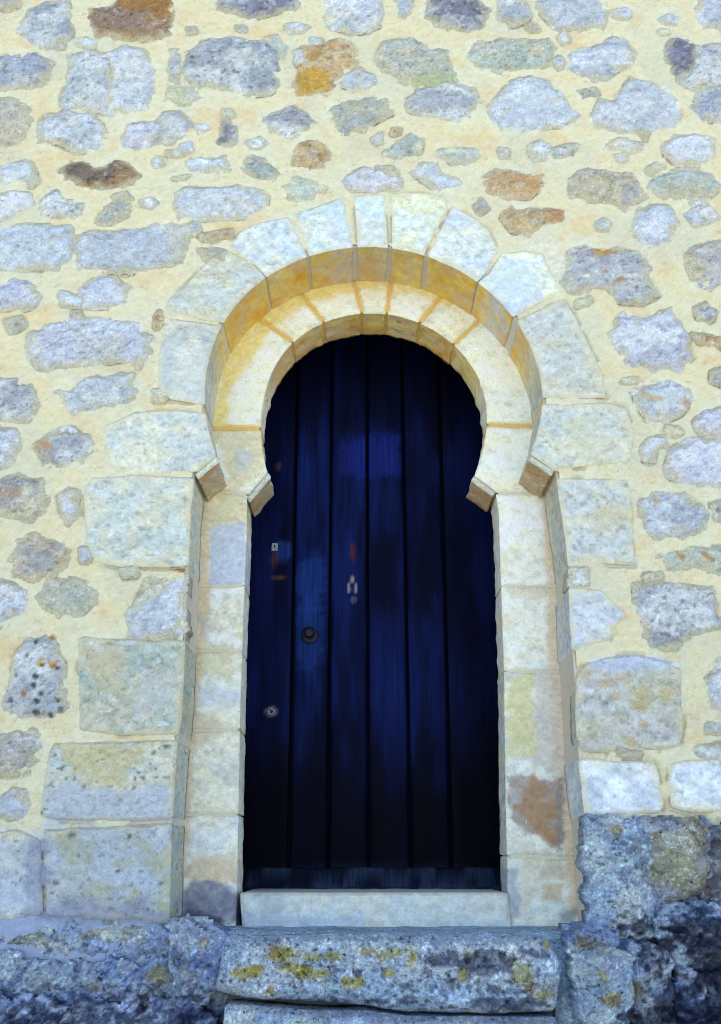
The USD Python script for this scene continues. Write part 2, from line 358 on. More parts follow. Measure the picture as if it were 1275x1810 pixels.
def rounded(px, a, b):
    """the arch between two of its points drawn as a smooth curve"""
    from scipy.interpolate import splprep, splev
    i, j = px.index(a), px.index(b)
    p = np.array(px[i:j + 1], float)
    tck, _ = splprep(p.T, s=14.0 * len(p) / 4, k=3)
    q = np.array(splev(np.linspace(0, 1, 90), tck)).T
    q[0], q[-1] = p[0], p[-1]
    return px[:i] + [tuple(x) for x in q] + px[j + 1:]
O1_PX = rounded(O1_PX, (382, 807), (938, 804)); O2_PX = rounded(O2_PX, (474, 836), (838, 842))
def opening(px, Y):
    c = atl(px, Y); zb = 0.2
    return biggest(Polygon([(c[0][0], zb)] + c + [(c[-1][0], zb)]).buffer(0))
O1, O2 = opening(O1_PX, 0.0), opening(O2_PX, D1)
LEDGE_Z = at(640, 1634, D1)[1]
SILL_Z = at(640, 1578, D1)[1]

# frame area on the wall, for what lies outside it
FRAME = Polygon([at(-5, -5), at(1280, -5), at(1280, 1815), at(-5, 1815)])

def T(n, pts):
    ox, oy = {1: (0, 0), 2: (635, 0), 3: (0, 440), 4: (635, 440), 5: (0, 880), 6: (635, 880), 7: (0, 1320), 8: (635, 1320)}[n]
    return [(x / 1.992 + ox, y / 1.992 + oy) for x, y in pts]
# rubble stones of the wall: (kind, outline in the photograph)
RUBBLE = [
 ('t', T(1,[(-30,0),(75,-10),(70,25),(20,35),(-30,30)])),
 ('g', T(1,[(100,30),(160,10),(235,5),(245,60),(250,120),(220,165),(170,170),(110,150),(75,120),(80,70)])),
 ('N', T(1,[(315,35),(360,30),(400,25),(430,-15),(590,-15),(610,50),(600,120),(570,140),(500,135),(440,140),(390,125),(345,125)])),
 ('w', T(1,[(265,145),(300,135),(340,148),(325,162),(285,160)])),
 ('G', T(1,[(765,30),(775,-20),(1000,-20),(1055,10),(1040,35),(960,40),(900,65),(875,75),(840,50)])),
 ('w', T(1,[(1005,90),(1050,80),(1090,95),(1070,110),(1015,115)])),
 ('b', T(1,[(1135,40),(1150,-20),(1330,-20),(1345,40),(1335,90),(1290,110),(1230,115),(1170,95)])),
 ('g', T(1,[(-30,195),(60,188),(130,192),(175,215),(180,255),(160,290),(110,308),(50,305),(-30,315)])),
 ('g', T(1,[(245,195),(320,170),(345,185),(385,190),(390,250),(385,330),(380,393),(300,390),(215,370),(225,320),(240,265)])),
 ('b', T(1,[(385,190),(440,165),(500,180),(545,230),(552,280),(535,340),(520,385),(470,400),(382,395),(386,330),(391,250)])),
 ('g', T(1,[(600,175),(630,175),(635,230),(620,290),(600,280)])),
 ('g', T(1,[(660,185),(700,160),(740,135),(850,140),(880,150),(950,150),(985,190),(990,220),(965,260),(975,300),(950,325),(880,335),(830,320),(770,310),(700,305),(655,285)])),
 ('Y', T(1,[(940,130),(980,125),(1010,160),(995,205),(965,170)])),
 ('o', T(1,[(1035,180),(1090,165),(1130,165),(1190,140),(1230,150),(1255,190),(1250,230),(1215,260),(1195,285),(1160,310),(1155,328),(1050,330),(1035,290),(1060,260),(1045,220)])),
 ('b', T(1,[(1200,290),(1225,262),(1270,240),(1310,270),(1325,295),(1280,308),(1220,308)])),
 ('t', T(1,[(-30,350),(50,350),(95,385),(105,430),(90,480),(50,510),(-30,520)])),
 ('l', T(1,[(135,440),(160,405),(230,395),(310,395),(350,425),(370,470),(365,510),(320,525),(280,535),(240,520),(200,500),(140,500)])),
 ('b', T(1,[(430,480),(445,440),(490,415),(550,425),(565,460),(540,503),(490,515),(430,520)])),
 ('g', T(1,[(552,425),(585,395),(630,390),(665,415),(685,440),(660,480),(600,500),(545,503),(566,460)])),
 ('G', T(1,[(770,460),(800,410),(825,450),(830,490),(800,515),(765,505)])),
 ('g', T(1,[(935,420),(990,385),(1040,365),(1065,400),(1095,430),(1085,460),(1040,475),(1000,485),(960,460)])),
 ('w', T(1,[(875,502),(915,483),(938,500),(920,520),(885,520)])),
 ('y', T(1,[(1145,390),(1200,350),(1290,345),(1360,350),(1375,400),(1320,425),(1275,460),(1200,460),(1175,430)])),
 ('o', T(1,[(1035,540),(1060,505),(1110,500),(1145,520),(1165,560),(1140,585),(1090,600),(1040,580)])),
 ('w', T(1,[(-30,605),(45,570),(100,565),(120,600),(115,635),(60,635),(-30,640)])),
 ('N', T(1,[(215,600),(250,575),(290,565),(330,590),(365,600),(405,570),(450,580),(485,620),(460,645),(400,655),(350,660),(290,640),(240,625)])),
 ('w', T(1,[(655,570),(690,550),(740,560),(790,555),(808,590),(770,600),(720,605),(670,600)])),
 ('y', T(1,[(860,570),(890,545),(930,550),(960,580),(985,605),(960,630),(900,625),(860,605)])),
 ('w', T(1,[(538,572),(558,556),(572,575),(552,588)])),
 ('Y', T(1,[(1000,660),(1050,625),(1110,640),(1150,660),(1110,690),(1080,715),(1010,690)])),
 ('b', T(1,[(1210,640),(1240,600),(1290,588),(1350,600),(1410,630),(1400,660),(1330,670),(1240,665)])),
 ('l', T(1,[(-30,690),(40,680),(100,685),(112,715),(90,740),(40,765),(-30,785)])),
 ('g', T(1,[(140,720),(160,690),(200,675),(225,710),(300,715),(290,750),(240,765),(200,775),(150,765)])),
 ('y', T(1,[(345,780),(365,730),(410,710),(455,715),(470,735),(430,765),(380,785)])),
 ('w', T(1,[(500,710),(530,700),(550,715),(530,728),(505,725)])),
 ('b', T(1,[(620,680),(640,665),(720,662),(800,658),(900,665),(940,690),(935,745),(880,760),(800,760),(700,772),(630,770)])),
 ('b', [(-15,400),(50,397),(125,400),(131,430),(120,455),(100,477),(55,475),(-15,468)]),
 ('b', [(135,418),(160,409),(210,412),(280,397),(346,393),(352,407),(330,440),(322,465),(260,477),(215,482),(135,470)]),
 ('o', T(1,[(710,828),(760,820),(815,810),(810,835),(750,845),(715,840)])),
 ('t', T(1,[(700,880),(750,872),(800,888),(790,915),(720,912)])),
 # right of the top
 ('w', T(2,[(135,-12),(190,-12),(180,25),(160,58),(140,40)])),
 ('G', T(2,[(228,45),(250,10),(300,-15),(410,-15),(450,35),(455,60),(420,95),(380,105),(310,95),(260,80)])),
 ('g', T(2,[(480,-15),(570,-15),(600,50),(590,75),(540,90),(500,60)])),
 ('b', T(2,[(625,-15),(850,-15),(870,50),(850,95),(780,102),(680,98),(660,60),(630,30)])),
 ('w', T(2,[(892,42),(930,28),(958,45),(937,67),(900,62)])),
 ('w', T(2,[(1060,70),(1090,50),(1130,65),(1110,85),(1070,85)])),
 ('l', T(2,[(1195,40),(1200,-15),(1310,-15),(1310,105),(1215,100)])),
 ('y', T(2,[(65,200),(90,150),(180,130),(230,165),(310,180),(325,210),(345,290),(290,300),(200,295),(150,290),(80,235)])),
 ('y', T(2,[(385,180),(420,140),(500,130),(600,145),(670,135),(682,180),(675,220),(600,245),(540,250),(470,262),(420,240),(395,205)])),
 ('w', T(2,[(703,130),(722,113),(737,140),(715,152)])),
 ('b', T(2,[(740,180),(800,170),(840,160),(890,125),(940,150),(968,185),(955,220),(900,245),(870,280),(780,270),(735,250)])),
 ('w', T(2,[(688,212),(705,198),(722,220),(706,240)])),
 ('G', T(2,[(1075,170),(1110,130),(1150,140),(1180,165),(1185,200),(1165,250),(1120,280),(1110,240),(1085,220)])),
 ('g', T(2,[(1182,165),(1310,150),(1310,285),(1180,310),(1125,282),(1168,250),(1188,200)])),
 ('g', T(2,[(170,350),(200,320),(260,300),(340,295),(400,310),(422,355),(400,400),(350,435),(290,410),(200,400),(170,380)])),
 ('b', T(2,[(460,385),(500,330),(540,285),(600,270),(660,285),(700,320),(740,375),(770,410),(740,445),(660,440),(600,460),(500,465),(465,440)])),
 ('b', T(2,[(825,410),(850,350),(890,360),(930,310),(960,275),(1010,280),(1060,310),(1110,350),(1140,390),(1130,440),(1040,460),(940,460),(840,445)])),
 ('g', T(2,[(1180,370),(1210,312),(1310,295),(1310,430),(1210,420)])),
 ('l', T(2,[(1075,520),(1110,480),(1180,475),(1245,490),(1240,550),(1200,580),(1120,575),(1080,550)])),
 ('y', T(2,[(85,540),(140,500),(180,475),(220,490),(215,530),(150,555),(90,560)])),
 ('w', T(2,[(48,490),(75,468),(78,495),(60,507)])),
 ('Y', T(2,[(280,535),(330,510),(360,525),(400,520),(420,545),(380,570),(330,575)])),
 ('w', T(2,[(600,520),(640,495),(670,520),(655,560),(620,570)])),
 ('y', T(2,[(672,530),(720,515),(770,510),(750,545),(690,560)])),
 ('Y', T(2,[(860,520),(920,485),(990,500),(1000,525),(930,540)])),
 ('o', T(2,[(445,620),(480,595),(530,600),(600,620),(650,615),(635,660),(600,690),(530,690),(450,675)])),
 ('t', T(2,[(750,640),(770,600),(810,595),(870,605),(950,615),(985,640),(1005,690),(960,715),(940,745),(890,720),(820,705),(750,690)])),
 ('y', T(2,[(1010,650),(1060,615),(1160,590),(1240,620),(1275,650),(1240,685),(1150,695),(1050,685)])),
 ('w', T(2,[(190,610),(230,570),(270,580),(290,615),(355,640),(320,665),(260,655)])),
 ('o', T(2,[(505,760),(540,730),(620,735),(720,745),(715,775),(660,790),(600,820),(540,810)])),
 ('g', T(2,[(408,730),(430,700),(448,735),(425,748)])),
 ('l', T(2,[(965,780),(990,740),(1050,720),(1105,740),(1120,790),(1090,845),(1040,865),(985,845)])),
 ('l', T(2,[(1155,755),(1190,720),(1230,730),(1260,765),(1225,795),(1170,785)])),
 ('w', T(2,[(833,790),(860,768),(887,785),(872,810),(840,807)])),
 ('g', T(4,[(752,-25),(790,-20),(850,10),(910,0),(985,15),(1020,60),(1000,85),(1030,130),(1055,165),(1000,190),(920,185),(880,150),(820,140),(760,150),(725,120),(740,50)])),
 ('t', T(4,[(1150,20),(1180,0),(1230,-20),(1310,-30),(1310,160),(1190,150),(1155,80)])),
 # left of the arch
 ('l', T(3,[(-30,140),(50,110),(100,120),(130,160),(130,190),(90,210),(-30,205)])),
 ('l', T(3,[(285,150),(330,105),(400,95),(450,140),(440,185),(390,200),(290,200)])),
 ('w', T(3,[(213,150),(280,180),(280,202),(220,197)])),
 ('l', T(3,[(105,300),(160,270),(260,245),(400,255),(480,265),(500,295),(530,310),(520,370),(490,410),(430,385),(350,400),(240,420),(150,425),(105,390)])),
 ('o', T(3,[(543,240),(560,223),(574,255),(550,277)])),
 ('g', T(3,[(-30,470),(60,460),(105,485),(120,550),(105,600),(-30,605)])),
 ('b', T(3,[(200,500),(260,480),(310,450),(400,440),(460,445),(480,500),(470,525),(380,550),(260,570),(220,540)])),
 ('l', T(3,[(-30,630),(50,640),(65,690),(50,750),(-30,770)])),
 ('g', T(3,[(130,690),(180,650),(250,645),(310,655),(315,710),(300,755),(200,765),(150,750)])),
 ('t', [(-15,857),(30,842),(70,850),(83,877),(76,905),(55,918),(20,912),(-15,905)]),
 ('l', [(105,877),(120,864),(135,872),(133,910),(120,923),(110,900)]),
 ('t', T(5,[(40,220),(65,155),(115,130),(200,150),(235,185),(230,240),(180,270),(120,290),(60,275)])),
 ('l', T(5,[(-30,290),(40,295),(80,340),(60,410),(-30,465)])),
 ('y', T(5,[(130,350),(180,295),(230,285),(300,305),(350,350),(330,385),(270,430),(180,410)])),
 ('w', T(5,[(445,410),(500,330),(520,290),(600,285),(655,290),(660,400),(655,478),(560,490),(460,490),(455,430)])),
 ('g', T(5,[(60,560),(85,510),(150,490),(190,500),(215,560),(220,640),(230,740),(190,770),(120,775),(40,760),(15,730),(40,660)])),
 ('t', [(-15,1305),(30,1297),(65,1294),(75,1320),(70,1345),(55,1362),(25,1368),(-15,1366)]),
 ('l', [(-15,1420),(20,1400),(40,1403),(48,1425),(40,1440),(-15,1445)]),
 # right of the arch
 ('l', T(4,[(890,290),(930,235),(1000,250),(1090,215),(1150,290),(1170,380),(1130,425),(1060,420),(960,415),(930,370)])),
 ('b', T(4,[(965,500),(1010,475),(1090,465),(1150,490),(1170,530),(1130,580),(1070,605),(1010,595),(985,550)])),
 ('g', T(4,[(1185,210),(1220,190),(1255,220),(1240,250),(1200,245)])),
 ('o', T(4,[(1175,298),(1230,300),(1310,330),(1310,352),(1200,327)])),
 ('g', T(4,[(1245,435),(1310,415),(1310,490),(1245,465)])),
 ('l', T(4,[(1185,610),(1220,570),(1310,550),(1310,665),(1210,650)])),
 ('l', T(4,[(995,700),(1020,670),(1075,665),(1080,690),(1040,700),(1035,745),(1005,740)])),
 ('l', T(4,[(1085,760),(1110,700),(1160,680),(1310,675),(1310,845),(1230,835),(1150,820),(1095,800)])),
 ('b', [(1132,887),(1162,872),(1212,877),(1240,897),(1247,915),(1243,935),(1202,948),(1162,950),(1138,935)]),
 ('Y', T(6,[(1020,210),(1060,170),(1180,170),(1310,180),(1310,265),(1180,245),(1080,245)])),
 ('g', T(4,[(1245,900),(1310,880),(1310,960),(1260,950)])),
 ('g', T(6,[(970,310),(1020,300),(1130,315),(1240,320),(1260,370),(1265,440),(1180,490),(1120,520),(1040,525),(1020,480),(980,400)])),
 ('l', T(6,[(1230,640),(1280,570),(1310,570),(1310,780),(1250,740)])),
 # chips and small pinning stones
 ('w', T(1,[(395,75),(425,70),(430,88),(400,92)])), ('t', T(1,[(662,100),(685,96),(690,115),(668,120)])),
 ('g', T(1,[(835,95),(862,98),(865,110),(842,108)])), ('w', T(1,[(1095,135),(1130,140),(1125,155),(1100,155)])),
 ('w', T(1,[(120,600),(130,640),(110,655)])), ('Y', T(1,[(590,535),(635,530),(640,545),(600,548)])),
 ('b', T(1,[(640,512),(670,505),(675,530),(650,535)])), ('Y', T(1,[(785,385),(815,390),(825,410),(795,408)])),
 ('y', T(1,[(400,690),(440,680),(460,700),(420,705)])), ('w', T(1,[(690,435),(725,440),(735,455),(700,470)])),
 ('t', T(2,[(595,92),(625,88),(632,105),(608,108)])), ('o', T(2,[(120,455),(145,455),(140,470),(118,470)])),
 ('y', T(2,[(770,320),(830,312),(845,330),(790,340)])), ('w', T(2,[(905,550),(940,548),(940,565),(910,568)])),
 ('w', T(2,[(500,528),(520,530),(520,552),(502,550)])), ('t', T(2,[(985,470),(1020,470),(1010,492)])),
 ('Y', T(2,[(1015,600),(1050,575),(1075,585),(1030,610)])), ('w', T(2,[(1170,700),(1215,695),(1220,722),(1180,725)])),
 ('w', T(2,[(-10,275),(30,268),(45,290),(10,305),(-10,300)])), ('y', T(2,[(60,590),(110,585),(135,612),(80,615)])),
 ('y', T(3,[(255,225),(275,222),(280,240),(258,242)])), ('w', T(3,[(215,640),(250,632),(262,645),(225,652)])),
 ('Y', T(3,[(540,500),(580,495),(575,530),(545,530)])), ('y', T(3,[(20,250),(70,240),(90,270),(40,290)])),
 ('b', T(5,[(285,180),(310,178),(318,215),(292,218)])), ('Y', T(5,[(430,250),(470,245),(480,270),(440,275)])),
 ('y', T(6,[(1010,275),(1060,268),(1065,285),(1020,290)])), ('w', T(6,[(735,245),(800,248),(800,300),(745,305)])),
 ('b', T(6,[(1180,880),(1280,870),(1285,905),(1195,910)])), ('t', T(6,[(900,880),(990,900),(985,915),(910,905)])),
]
# dressed stones of the wall that meet no opening
ASHLAR = [
 ('y', [(137,1130),(150,1123),(200,1128),(327,1131),(330,1140),(321,1277),(316,1300),(280,1302),(200,1299),(140,1292)], 1),
 ('p', [(95,1312),(200,1310),(320,1306),(318,1360),(309,1448),(240,1452),(110,1450),(70,1445),(75,1390),(85,1330)], 1),
 ('p', [(75,1465),(165,1462),(312,1453),(308,1545),(304,1634),(250,1630),(150,1626),(82,1622)], 1),
 ('p', [(-15,1470),(30,1465),(55,1475),(73,1485),(77,1618),(30,1624),(-15,1628)], 0),
 ('y', [(148,870),(160,843),(250,838),(342,843),(348,862),(342,880),(338,1000),(300,1004),(215,1003),(165,995),(150,960)], 1),
 ('y', T(6,[(765,620),(800,580),(870,560),(960,550),(1060,565),(1135,600),(1140,700),(1145,800),(1130,880),(1040,890),(900,900),(790,895),(765,850),(760,740)]), 0),
 ('b', [(1018,1338),(1087,1343),(1157,1345),(1165,1365),(1175,1420),(1167,1438),(1107,1440),(1033,1448)], 1),
 ('b', T(8,[(1095,60),(1130,45),(1310,40),(1310,230),(1180,235),(1100,215),(1085,120)]), 0),
]
# stones of the arch in the wall face, each meets the outer opening
RING = [
 ('y', [(186,751),(241,726),(321,724),(361,729),(380,740),(395,800),(381,808),(350,834),(301,837),(241,842),(196,827),(183,786)]),
 ('y', [(289,560),(391,574),(410,580),(380,716),(361,716),(301,706),(281,691),(279,641),(286,591)]),
 ('y', [(289,545),(301,525),(331,500),(376,450),(402,440),(452,470),(480,500),(440,540),(410,572),(351,566),(296,550)]),
 ('u', [(405,437),(425,407),(460,392),(512,382),(522,402),(545,456),(548,475),(480,500),(452,470),(430,455)]),
 ('u', [(520,378),(605,348),(618,400),(626,440),(626,460),(560,470),(546,452)]),
 ('u', [(625,345),(680,343),(687,437),(687,460),(632,460),(630,400)]),
 ('Y', [(690,340),(750,340),(790,348),(792,372),(770,410),(752,446),(752,470),(692,460),(693,400)]),
 ('u', [(800,364),(826,376),(862,402),(882,440),(860,480),(838,508),(800,480),(757,460),(757,446),(775,410)]),
 ('Y', [(848,495),(865,483),(886,446),(930,442),(960,450),(985,500),(992,517),(950,537),(905,562),(880,560),(840,510)]),
 ('y', [(915,564),(996,526),(1016,556),(1036,596),(1067,661),(1069,681),(1072,704),(961,704),(930,670),(920,600)]),
 ('y', [(945,714),(1072,711),(1107,719),(1122,761),(1117,816),(1062,822),(990,830),(979,834),(935,806),(930,760)]),
]
JAMB = [
 ('y', [(970,843),(1110,846),(1118,880),(1124,1000),(1066,996),(1036,1002),(1004,1003),(980,990)]),
 ('b', [(990,1036),(1062,1040),(1087,1066),(1107,1086),(1087,1111),(1079,1131),(1027,1146),(1010,1157),(990,1157)]),
]

# ------------------------------------------------------------------ stains and patches (own colour, in places painted light or shade)
OCH, ORG, RUST, PEACH, CREAM, LICH, MOSS, SOOT, GREY, WHT = (205, 160, 80), (214, 150, 50), (170, 100, 60), (232, 200, 158), (232, 220, 180), (205, 190, 70), (196, 200, 160), (70, 72, 84), (160, 166, 182), (232, 238, 248)
S = stain
S('wall', T(1,[(430,-10),(600,-10),(610,50),(560,60),(520,45),(470,50),(405,35)]), (186, 132, 62), .85)
S('wall', T(1,[(1045,260),(1110,245),(1165,270),(1155,328),(1050,330)]), (222, 176, 62), .9)
S('wall', T(1,[(1035,185),(1060,180),(1075,225),(1040,240)]), WHT, .8, .006, .015)
blob('wall', 560/1, 100, 14, 14, (196, 150, 84), .7)
S('wall', T(2,[(150,270),(345,250),(345,296),(200,300)]), (206, 214, 160), .75)
S('wall', T(2,[(80,150),(180,130),(200,165),(90,190)]), (216, 222, 214), .7)
S('wall', T(2,[(1045,315),(1075,300),(1130,360),(1120,395),(1090,385)]), WHT, .8, .008, .012)
S('wall', T(2,[(815,420),(850,400),(850,440),(825,440)]), WHT, .8, .006, .01)
S('wall', T(2,[(660,740),(720,740),(715,775),(680,780)]), (220, 160, 120), .8)
S('wall', T(2,[(570,620),(640,620),(630,660),(590,675)]), (222, 178, 120), .6)
S('wall', T(3,[(130,280),(260,243),(400,253),(480,262),(500,285),(440,290),(380,280),(300,262),(240,268),(170,290)]), WHT, .9, .006, .012)
blob('wall', 79, 787, 14, 9, (222, 178, 110), .85)
blob('wall', 20, 872, 16, 10, (196, 150, 90), .5)
S('wall', T(4,[(800,8),(860,-2),(915,5),(900,20),(840,28)]), (216, 168, 74), .9, .006, .012)
blob('wall', 635+920/1.992, 440+125/1.992, 10, 9, (204, 160, 90), .85, .006)
blob('wall', 635+870/1.992, 440+70/1.992, 16, 6, (190, 150, 110), .7, .006)
S('wall', T(4,[(930,225),(1040,240),(1050,225),(1010,260),(960,260)]), WHT, .8, .006, .012)
S('wall', T(4,[(985,510),(1055,515),(1060,545),(1010,550)]), (216, 190, 128), .8, .006)
blob('wall', 635+1150/1.992, 440+535/1.992, 8, 5, (206, 170, 130), .7, .006)
S('wall', T(4,[(1175,300),(1280,320),(1280,350)]), (206, 146, 112), .8)
blob('wall', 1161, 888, 6, 6, (220, 180, 100), .8, .005, .01); 
S('wall', T(6,[(1120,190),(1150,205),(1140,225),(1115,210)]), (190, 140, 84), .9, .004, .006)
S('wall', T(6,[(1190,190),(1215,190),(1255,225),(1240,230)]), (190, 140, 84), .9, .004, .006)
for cx, cy, r in [(800,620,12),(865,655,16),(1000,690,30),(985,730,22),(1090,690,22),(900,700,14),(1000,800,18),(960,860,14),(930,640,20)]:
    blob('wall', 635+cx/1.992, 880+cy/1.992, r/1.6, r/2, (206, 184, 128), .7, .008, .02)
S('wall', T(6,[(800,590),(870,558),(960,548),(1060,563),(1120,590),(1060,610),(960,600),(860,615)]), (204, 216, 244), .8, .01, .015)
S('wall', T(6,[(840,30),(960,20),(965,90),(870,110)]), (206, 196, 158), .7)
S('wall', T(5,[(290,520),(420,560),(430,660),(380,700),(300,600)]), (212, 200, 164), .8, .015, .03)
S('wall', T(5,[(500,600),(620,620),(600,720),(480,760)]), (206, 210, 214), .6, .015, .03)
S('wall', T(7,[(200,-10),(520,-10),(440,150),(380,150),(240,60)]), (214, 200, 146), .75, .015, .04)
S('wall', T(7,[(160,120),(440,160),(600,120),(605,260),(160,270)]), (192, 200, 222), .75, .015, .03)
S('wall', T(7,[(210,330),(330,330),(330,390),(220,390)]), (190, 188, 130), .6, .01, .03)
S('wall', T(7,[(540,400),(600,300),(600,600),(550,600)]), (196, 200, 140), .6, .01, .03)
S('wall', T(7,[(150,290),(605,280),(600,620),(150,620)]), (166, 182, 206), .5, .03, .09)  # blue skylight low on the wall painted over this block
for cx, cy, rx, ry in [(122,1478,16,9),(255,1500,12,7),(180,1570,18,8),(240,1590,14,10),(275,1530,10,16),(140,1520,14,8),(210,1525,20,6),(120,1585,12,8),(285,1600,9,16)]: blob('wall', cx, cy, rx, ry, (184, 182, 118), .5, .012, .04, freq=40)
for cx, cy, rx, ry in [(127,1475,6,4),(140,1512,3,3),(183,1512,5,3),(210,1540,4,3),(252,1541,5,3),(200,1605,5,3),(160,1585,4,3),(262,1607,4,3),(230,1480,3,3),(170,1490,3,3),(100,1560,4,3),(285,1560,3,4)]: blob('wall', cx, cy, rx, ry, (66, 70, 84), .85, .004, .010, freq=60)
S('wall', [(-20,1465),(78,1480),(80,1640),(-20,1640)], (170, 186, 222), .5, .03, .08)
S('wall', T(7,[(160,540),(600,560),(600,640),(150,640)]), (140, 146, 176), .7, .02, .05)
S('wall', T(7,[(100,320),(165,320),(170,600),(90,600)]), (150, 156, 180), .7, .012, .04)
S('wall', T(5,[(595,243),(665,246),(668,265),(630,262)]), (130, 90, 50), .95, .003, .004)  # shadow in the mortar gap painted as a brown strip
S('wall', T(5,[(500,270),(600,285),(590,320),(510,380),(470,420),(480,330)]), (228, 222, 190), .7)
for cx, cy, r, c in [(185,495,9,(190,130,50)),(150,585,14,(226,186,120)),(190,590,12,(222,160,70)),(90,690,10,(200,140,60)),(60,625,6,(60,46,40)),(130,630,10,(40,40,48)),(125,665,9,(30,30,36)),(135,715,8,(40,40,48)),(130,755,9,(26,26,32)),(205,600,7,(90,60,40)),(40,712,8,(60,60,70)),(205,712,7,(50,50,60)),(215,745,7,(60,60,70)),(180,765,7,(50,46,44)),(130,512,4,(40,40,44)),(150,690,7,(70,66,70)),(100,555,6,(120,90,110)),(150,590,5,(60,40,20))]:
    blob('wall', cx/1.992, 880+cy/1.992, r/2+1, r/2+1, c, .95, .004, .006, freq=40)
S('wall', T(3,[(330,380),(430,380),(500,470),(330,400)]), (206, 196, 160), .4)
S('ring', T(3,[(575,300),(720,330),(730,560),(600,530),(560,420)]), (206, 214, 218), .5)
S('ring', [(570,380),(610,350),(618,400),(626,436),(590,444)], (206, 216, 232), .4)
S('ring', T(4,[(430,80),(560,30),(640,90),(600,160),(480,200)]), (206, 218, 230), .7)
S('ring', T(4,[(500,200),(650,140),(650,180),(545,232)]), (196, 206, 234), .8)
S('ring', T(2,[(110,680),(180,685),(160,700),(115,700)]), (224, 206, 140), .6)
S('ring', T(4,[(690,600),(860,600),(900,700),(760,740)]), (210, 208, 176), .5)
S('wall', [(296,350),(352,420),(330,470),(296,545),(276,520),(300,470)], (234, 222, 182), .5, .02, .03)
S('wall', [(925,430),(985,400),(1008,500),(985,530),(950,470)], (226, 224, 208), .7, .02, .03)
# the recessed order: plaster left on the jambs, ochre in the corners
Q = D1
for side in (0, 1):
    if side == 0: strip = [(352,880),(372,880),(372,1033),(352,1180),(346,1300),(332,1500),(312,1621),(312,1500),(330,1281),(340,1100)]
    else: strip = [(955,878),(981,880),(994,1031),(1006,1322),(1021,1470),(1036,1621),(1012,1621),(992,1470),(975,1322),(966,1031)]
    S('recess', strip, PEACH, .8, .012, .02, Q)
S('recess', [(350,860),(432,868),(440,900),(434,925),(384,928),(370,945),(352,960)], CREAM, .95, .006, .02, Q)
S('recess', [(371,940),(386,926),(432,922),(436,1030),(422,1035),(371,1033)], (204, 212, 236), .95, .005, .010, Q)
S('recess', [(346,1035),(372,1035),(360,1200),(340,1300),(340,1150)], (228, 206, 168), .7, .01, .02, Q)
S('recess', T(5,[(690,410),(740,410),(750,470),(700,490)]), (196, 194, 190), .7, .01, .03, Q)
S('recess', T(5,[(690,500),(820,520),(820,620),(740,640),(690,580)]), (226, 214, 168), .6, .01, .03, Q)
S('recess', T(5,[(660,760),(760,760),(780,830),(680,900),(660,880)]), (228, 208, 180), .7, .01, .03, Q)
S('recess', T(7,[(700,380),(840,400),(835,480),(640,470),(650,420)]), (230, 206, 170), .85, .01, .02, Q)
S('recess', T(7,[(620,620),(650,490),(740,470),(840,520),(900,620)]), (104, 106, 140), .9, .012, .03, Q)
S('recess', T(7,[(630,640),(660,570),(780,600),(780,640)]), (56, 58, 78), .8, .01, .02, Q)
S('recess', T(5,[(700,660),(850,680),(850,720),(700,740)]), (206, 214, 236), .6, .01, .03, Q)
S('recess', [(900,1191),(944,1191),(950,1338),(896,1340)], (228, 218, 150), .75, .010, .03, Q)
S('recess', [(898,1036),(980,1036),(985,1058),(900,1058)], (228, 212, 180), .7, .006, .012, Q)
S('recess', [(946,1191),(985,1191),(1003,1380),(948,1345)], (222, 212, 204), .7, .01, .02, Q)
S('recess', T(8,[(525,112),(600,108),(715,112),(720,250),(712,370),(650,340),(600,308),(530,272)]), (164, 146, 136), .95, .008, .034, Q)
S('recess', T(8,[(560,220),(620,130),(680,200),(700,300),(700,360),(640,330),(590,290)]), (186, 138, 82), .7, .012, .06, Q)
S('recess', T(8,[(525,150),(560,150),(565,200),(530,210)]), (196, 190, 196), .7, .006, .02, Q)
S('recess', T(8,[(690,130),(722,130),(720,340),(700,340)]), (150, 140, 140), .8, .006, .015, Q)
S('recess', T(8,[(512,280),(600,320),(650,400),(600,470),(520,450)]), (226, 226, 214), .8, .006, .015, Q)
S('recess', T(8,[(580,350),(650,380),(640,470),(590,600),(560,600),(565,440)]), (226, 214, 186), .7, .01, .02, Q)
S('recess', T(8,[(640,380),(715,380),(715,460),(640,470)]), (206, 186, 158), .7, .01, .02, Q)
S('recess', T(8,[(650,490),(715,485),(700,540),(650,540)]), (206, 180, 130), .7, .008, .02, Q)
S('recess', T(8,[(515,430),(560,430),(570,610),(530,610)]), (160, 168, 182), .8, .008, .02, Q)
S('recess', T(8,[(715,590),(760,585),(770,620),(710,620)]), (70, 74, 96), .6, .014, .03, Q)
# bounced glow painted beneath the outer arch, ochre along the joints of the inner one
S('recess', [(372,757),(388,650),(420,590),(470,545),(530,508),(630,492),(700,492),(780,512),(800,540),(720,512),(640,512),(560,532),(480,580),(440,640),(410,690),(400,757)], (250, 222, 112), .85, .016, .04, Q)
S('recess', [(372,757),(466,757),(470,800),(440,860),(395,860),(395,800)], (230, 212, 160), .7, .012, .05, Q)
S('recess', [(420,790),(450,800),(440,840),(415,830)], (212, 218, 222), .8, .012, .02, Q)
for a, b in (((452,560),(516,602)), ((532,518),(572,568)), ((628,500),(641,553)), ((691,502),(684,551)), ((782,522),(742,569)), ((844,570),(804,607)), ((372,757),(464,757)), ((858,750),(938,753))):
    dx, dy = b[0]-a[0], b[1]-a[1]; l = math.hypot(dx, dy); nx, ny = -dy/l*5, dx/l*5
    S('recess', [(a[0]+nx,a[1]+ny),(b[0]+nx,b[1]+ny),(b[0]-nx,b[1]-ny),(a[0]-nx,a[1]-ny)], (240, 198, 110), .85, .006, .010, Q)

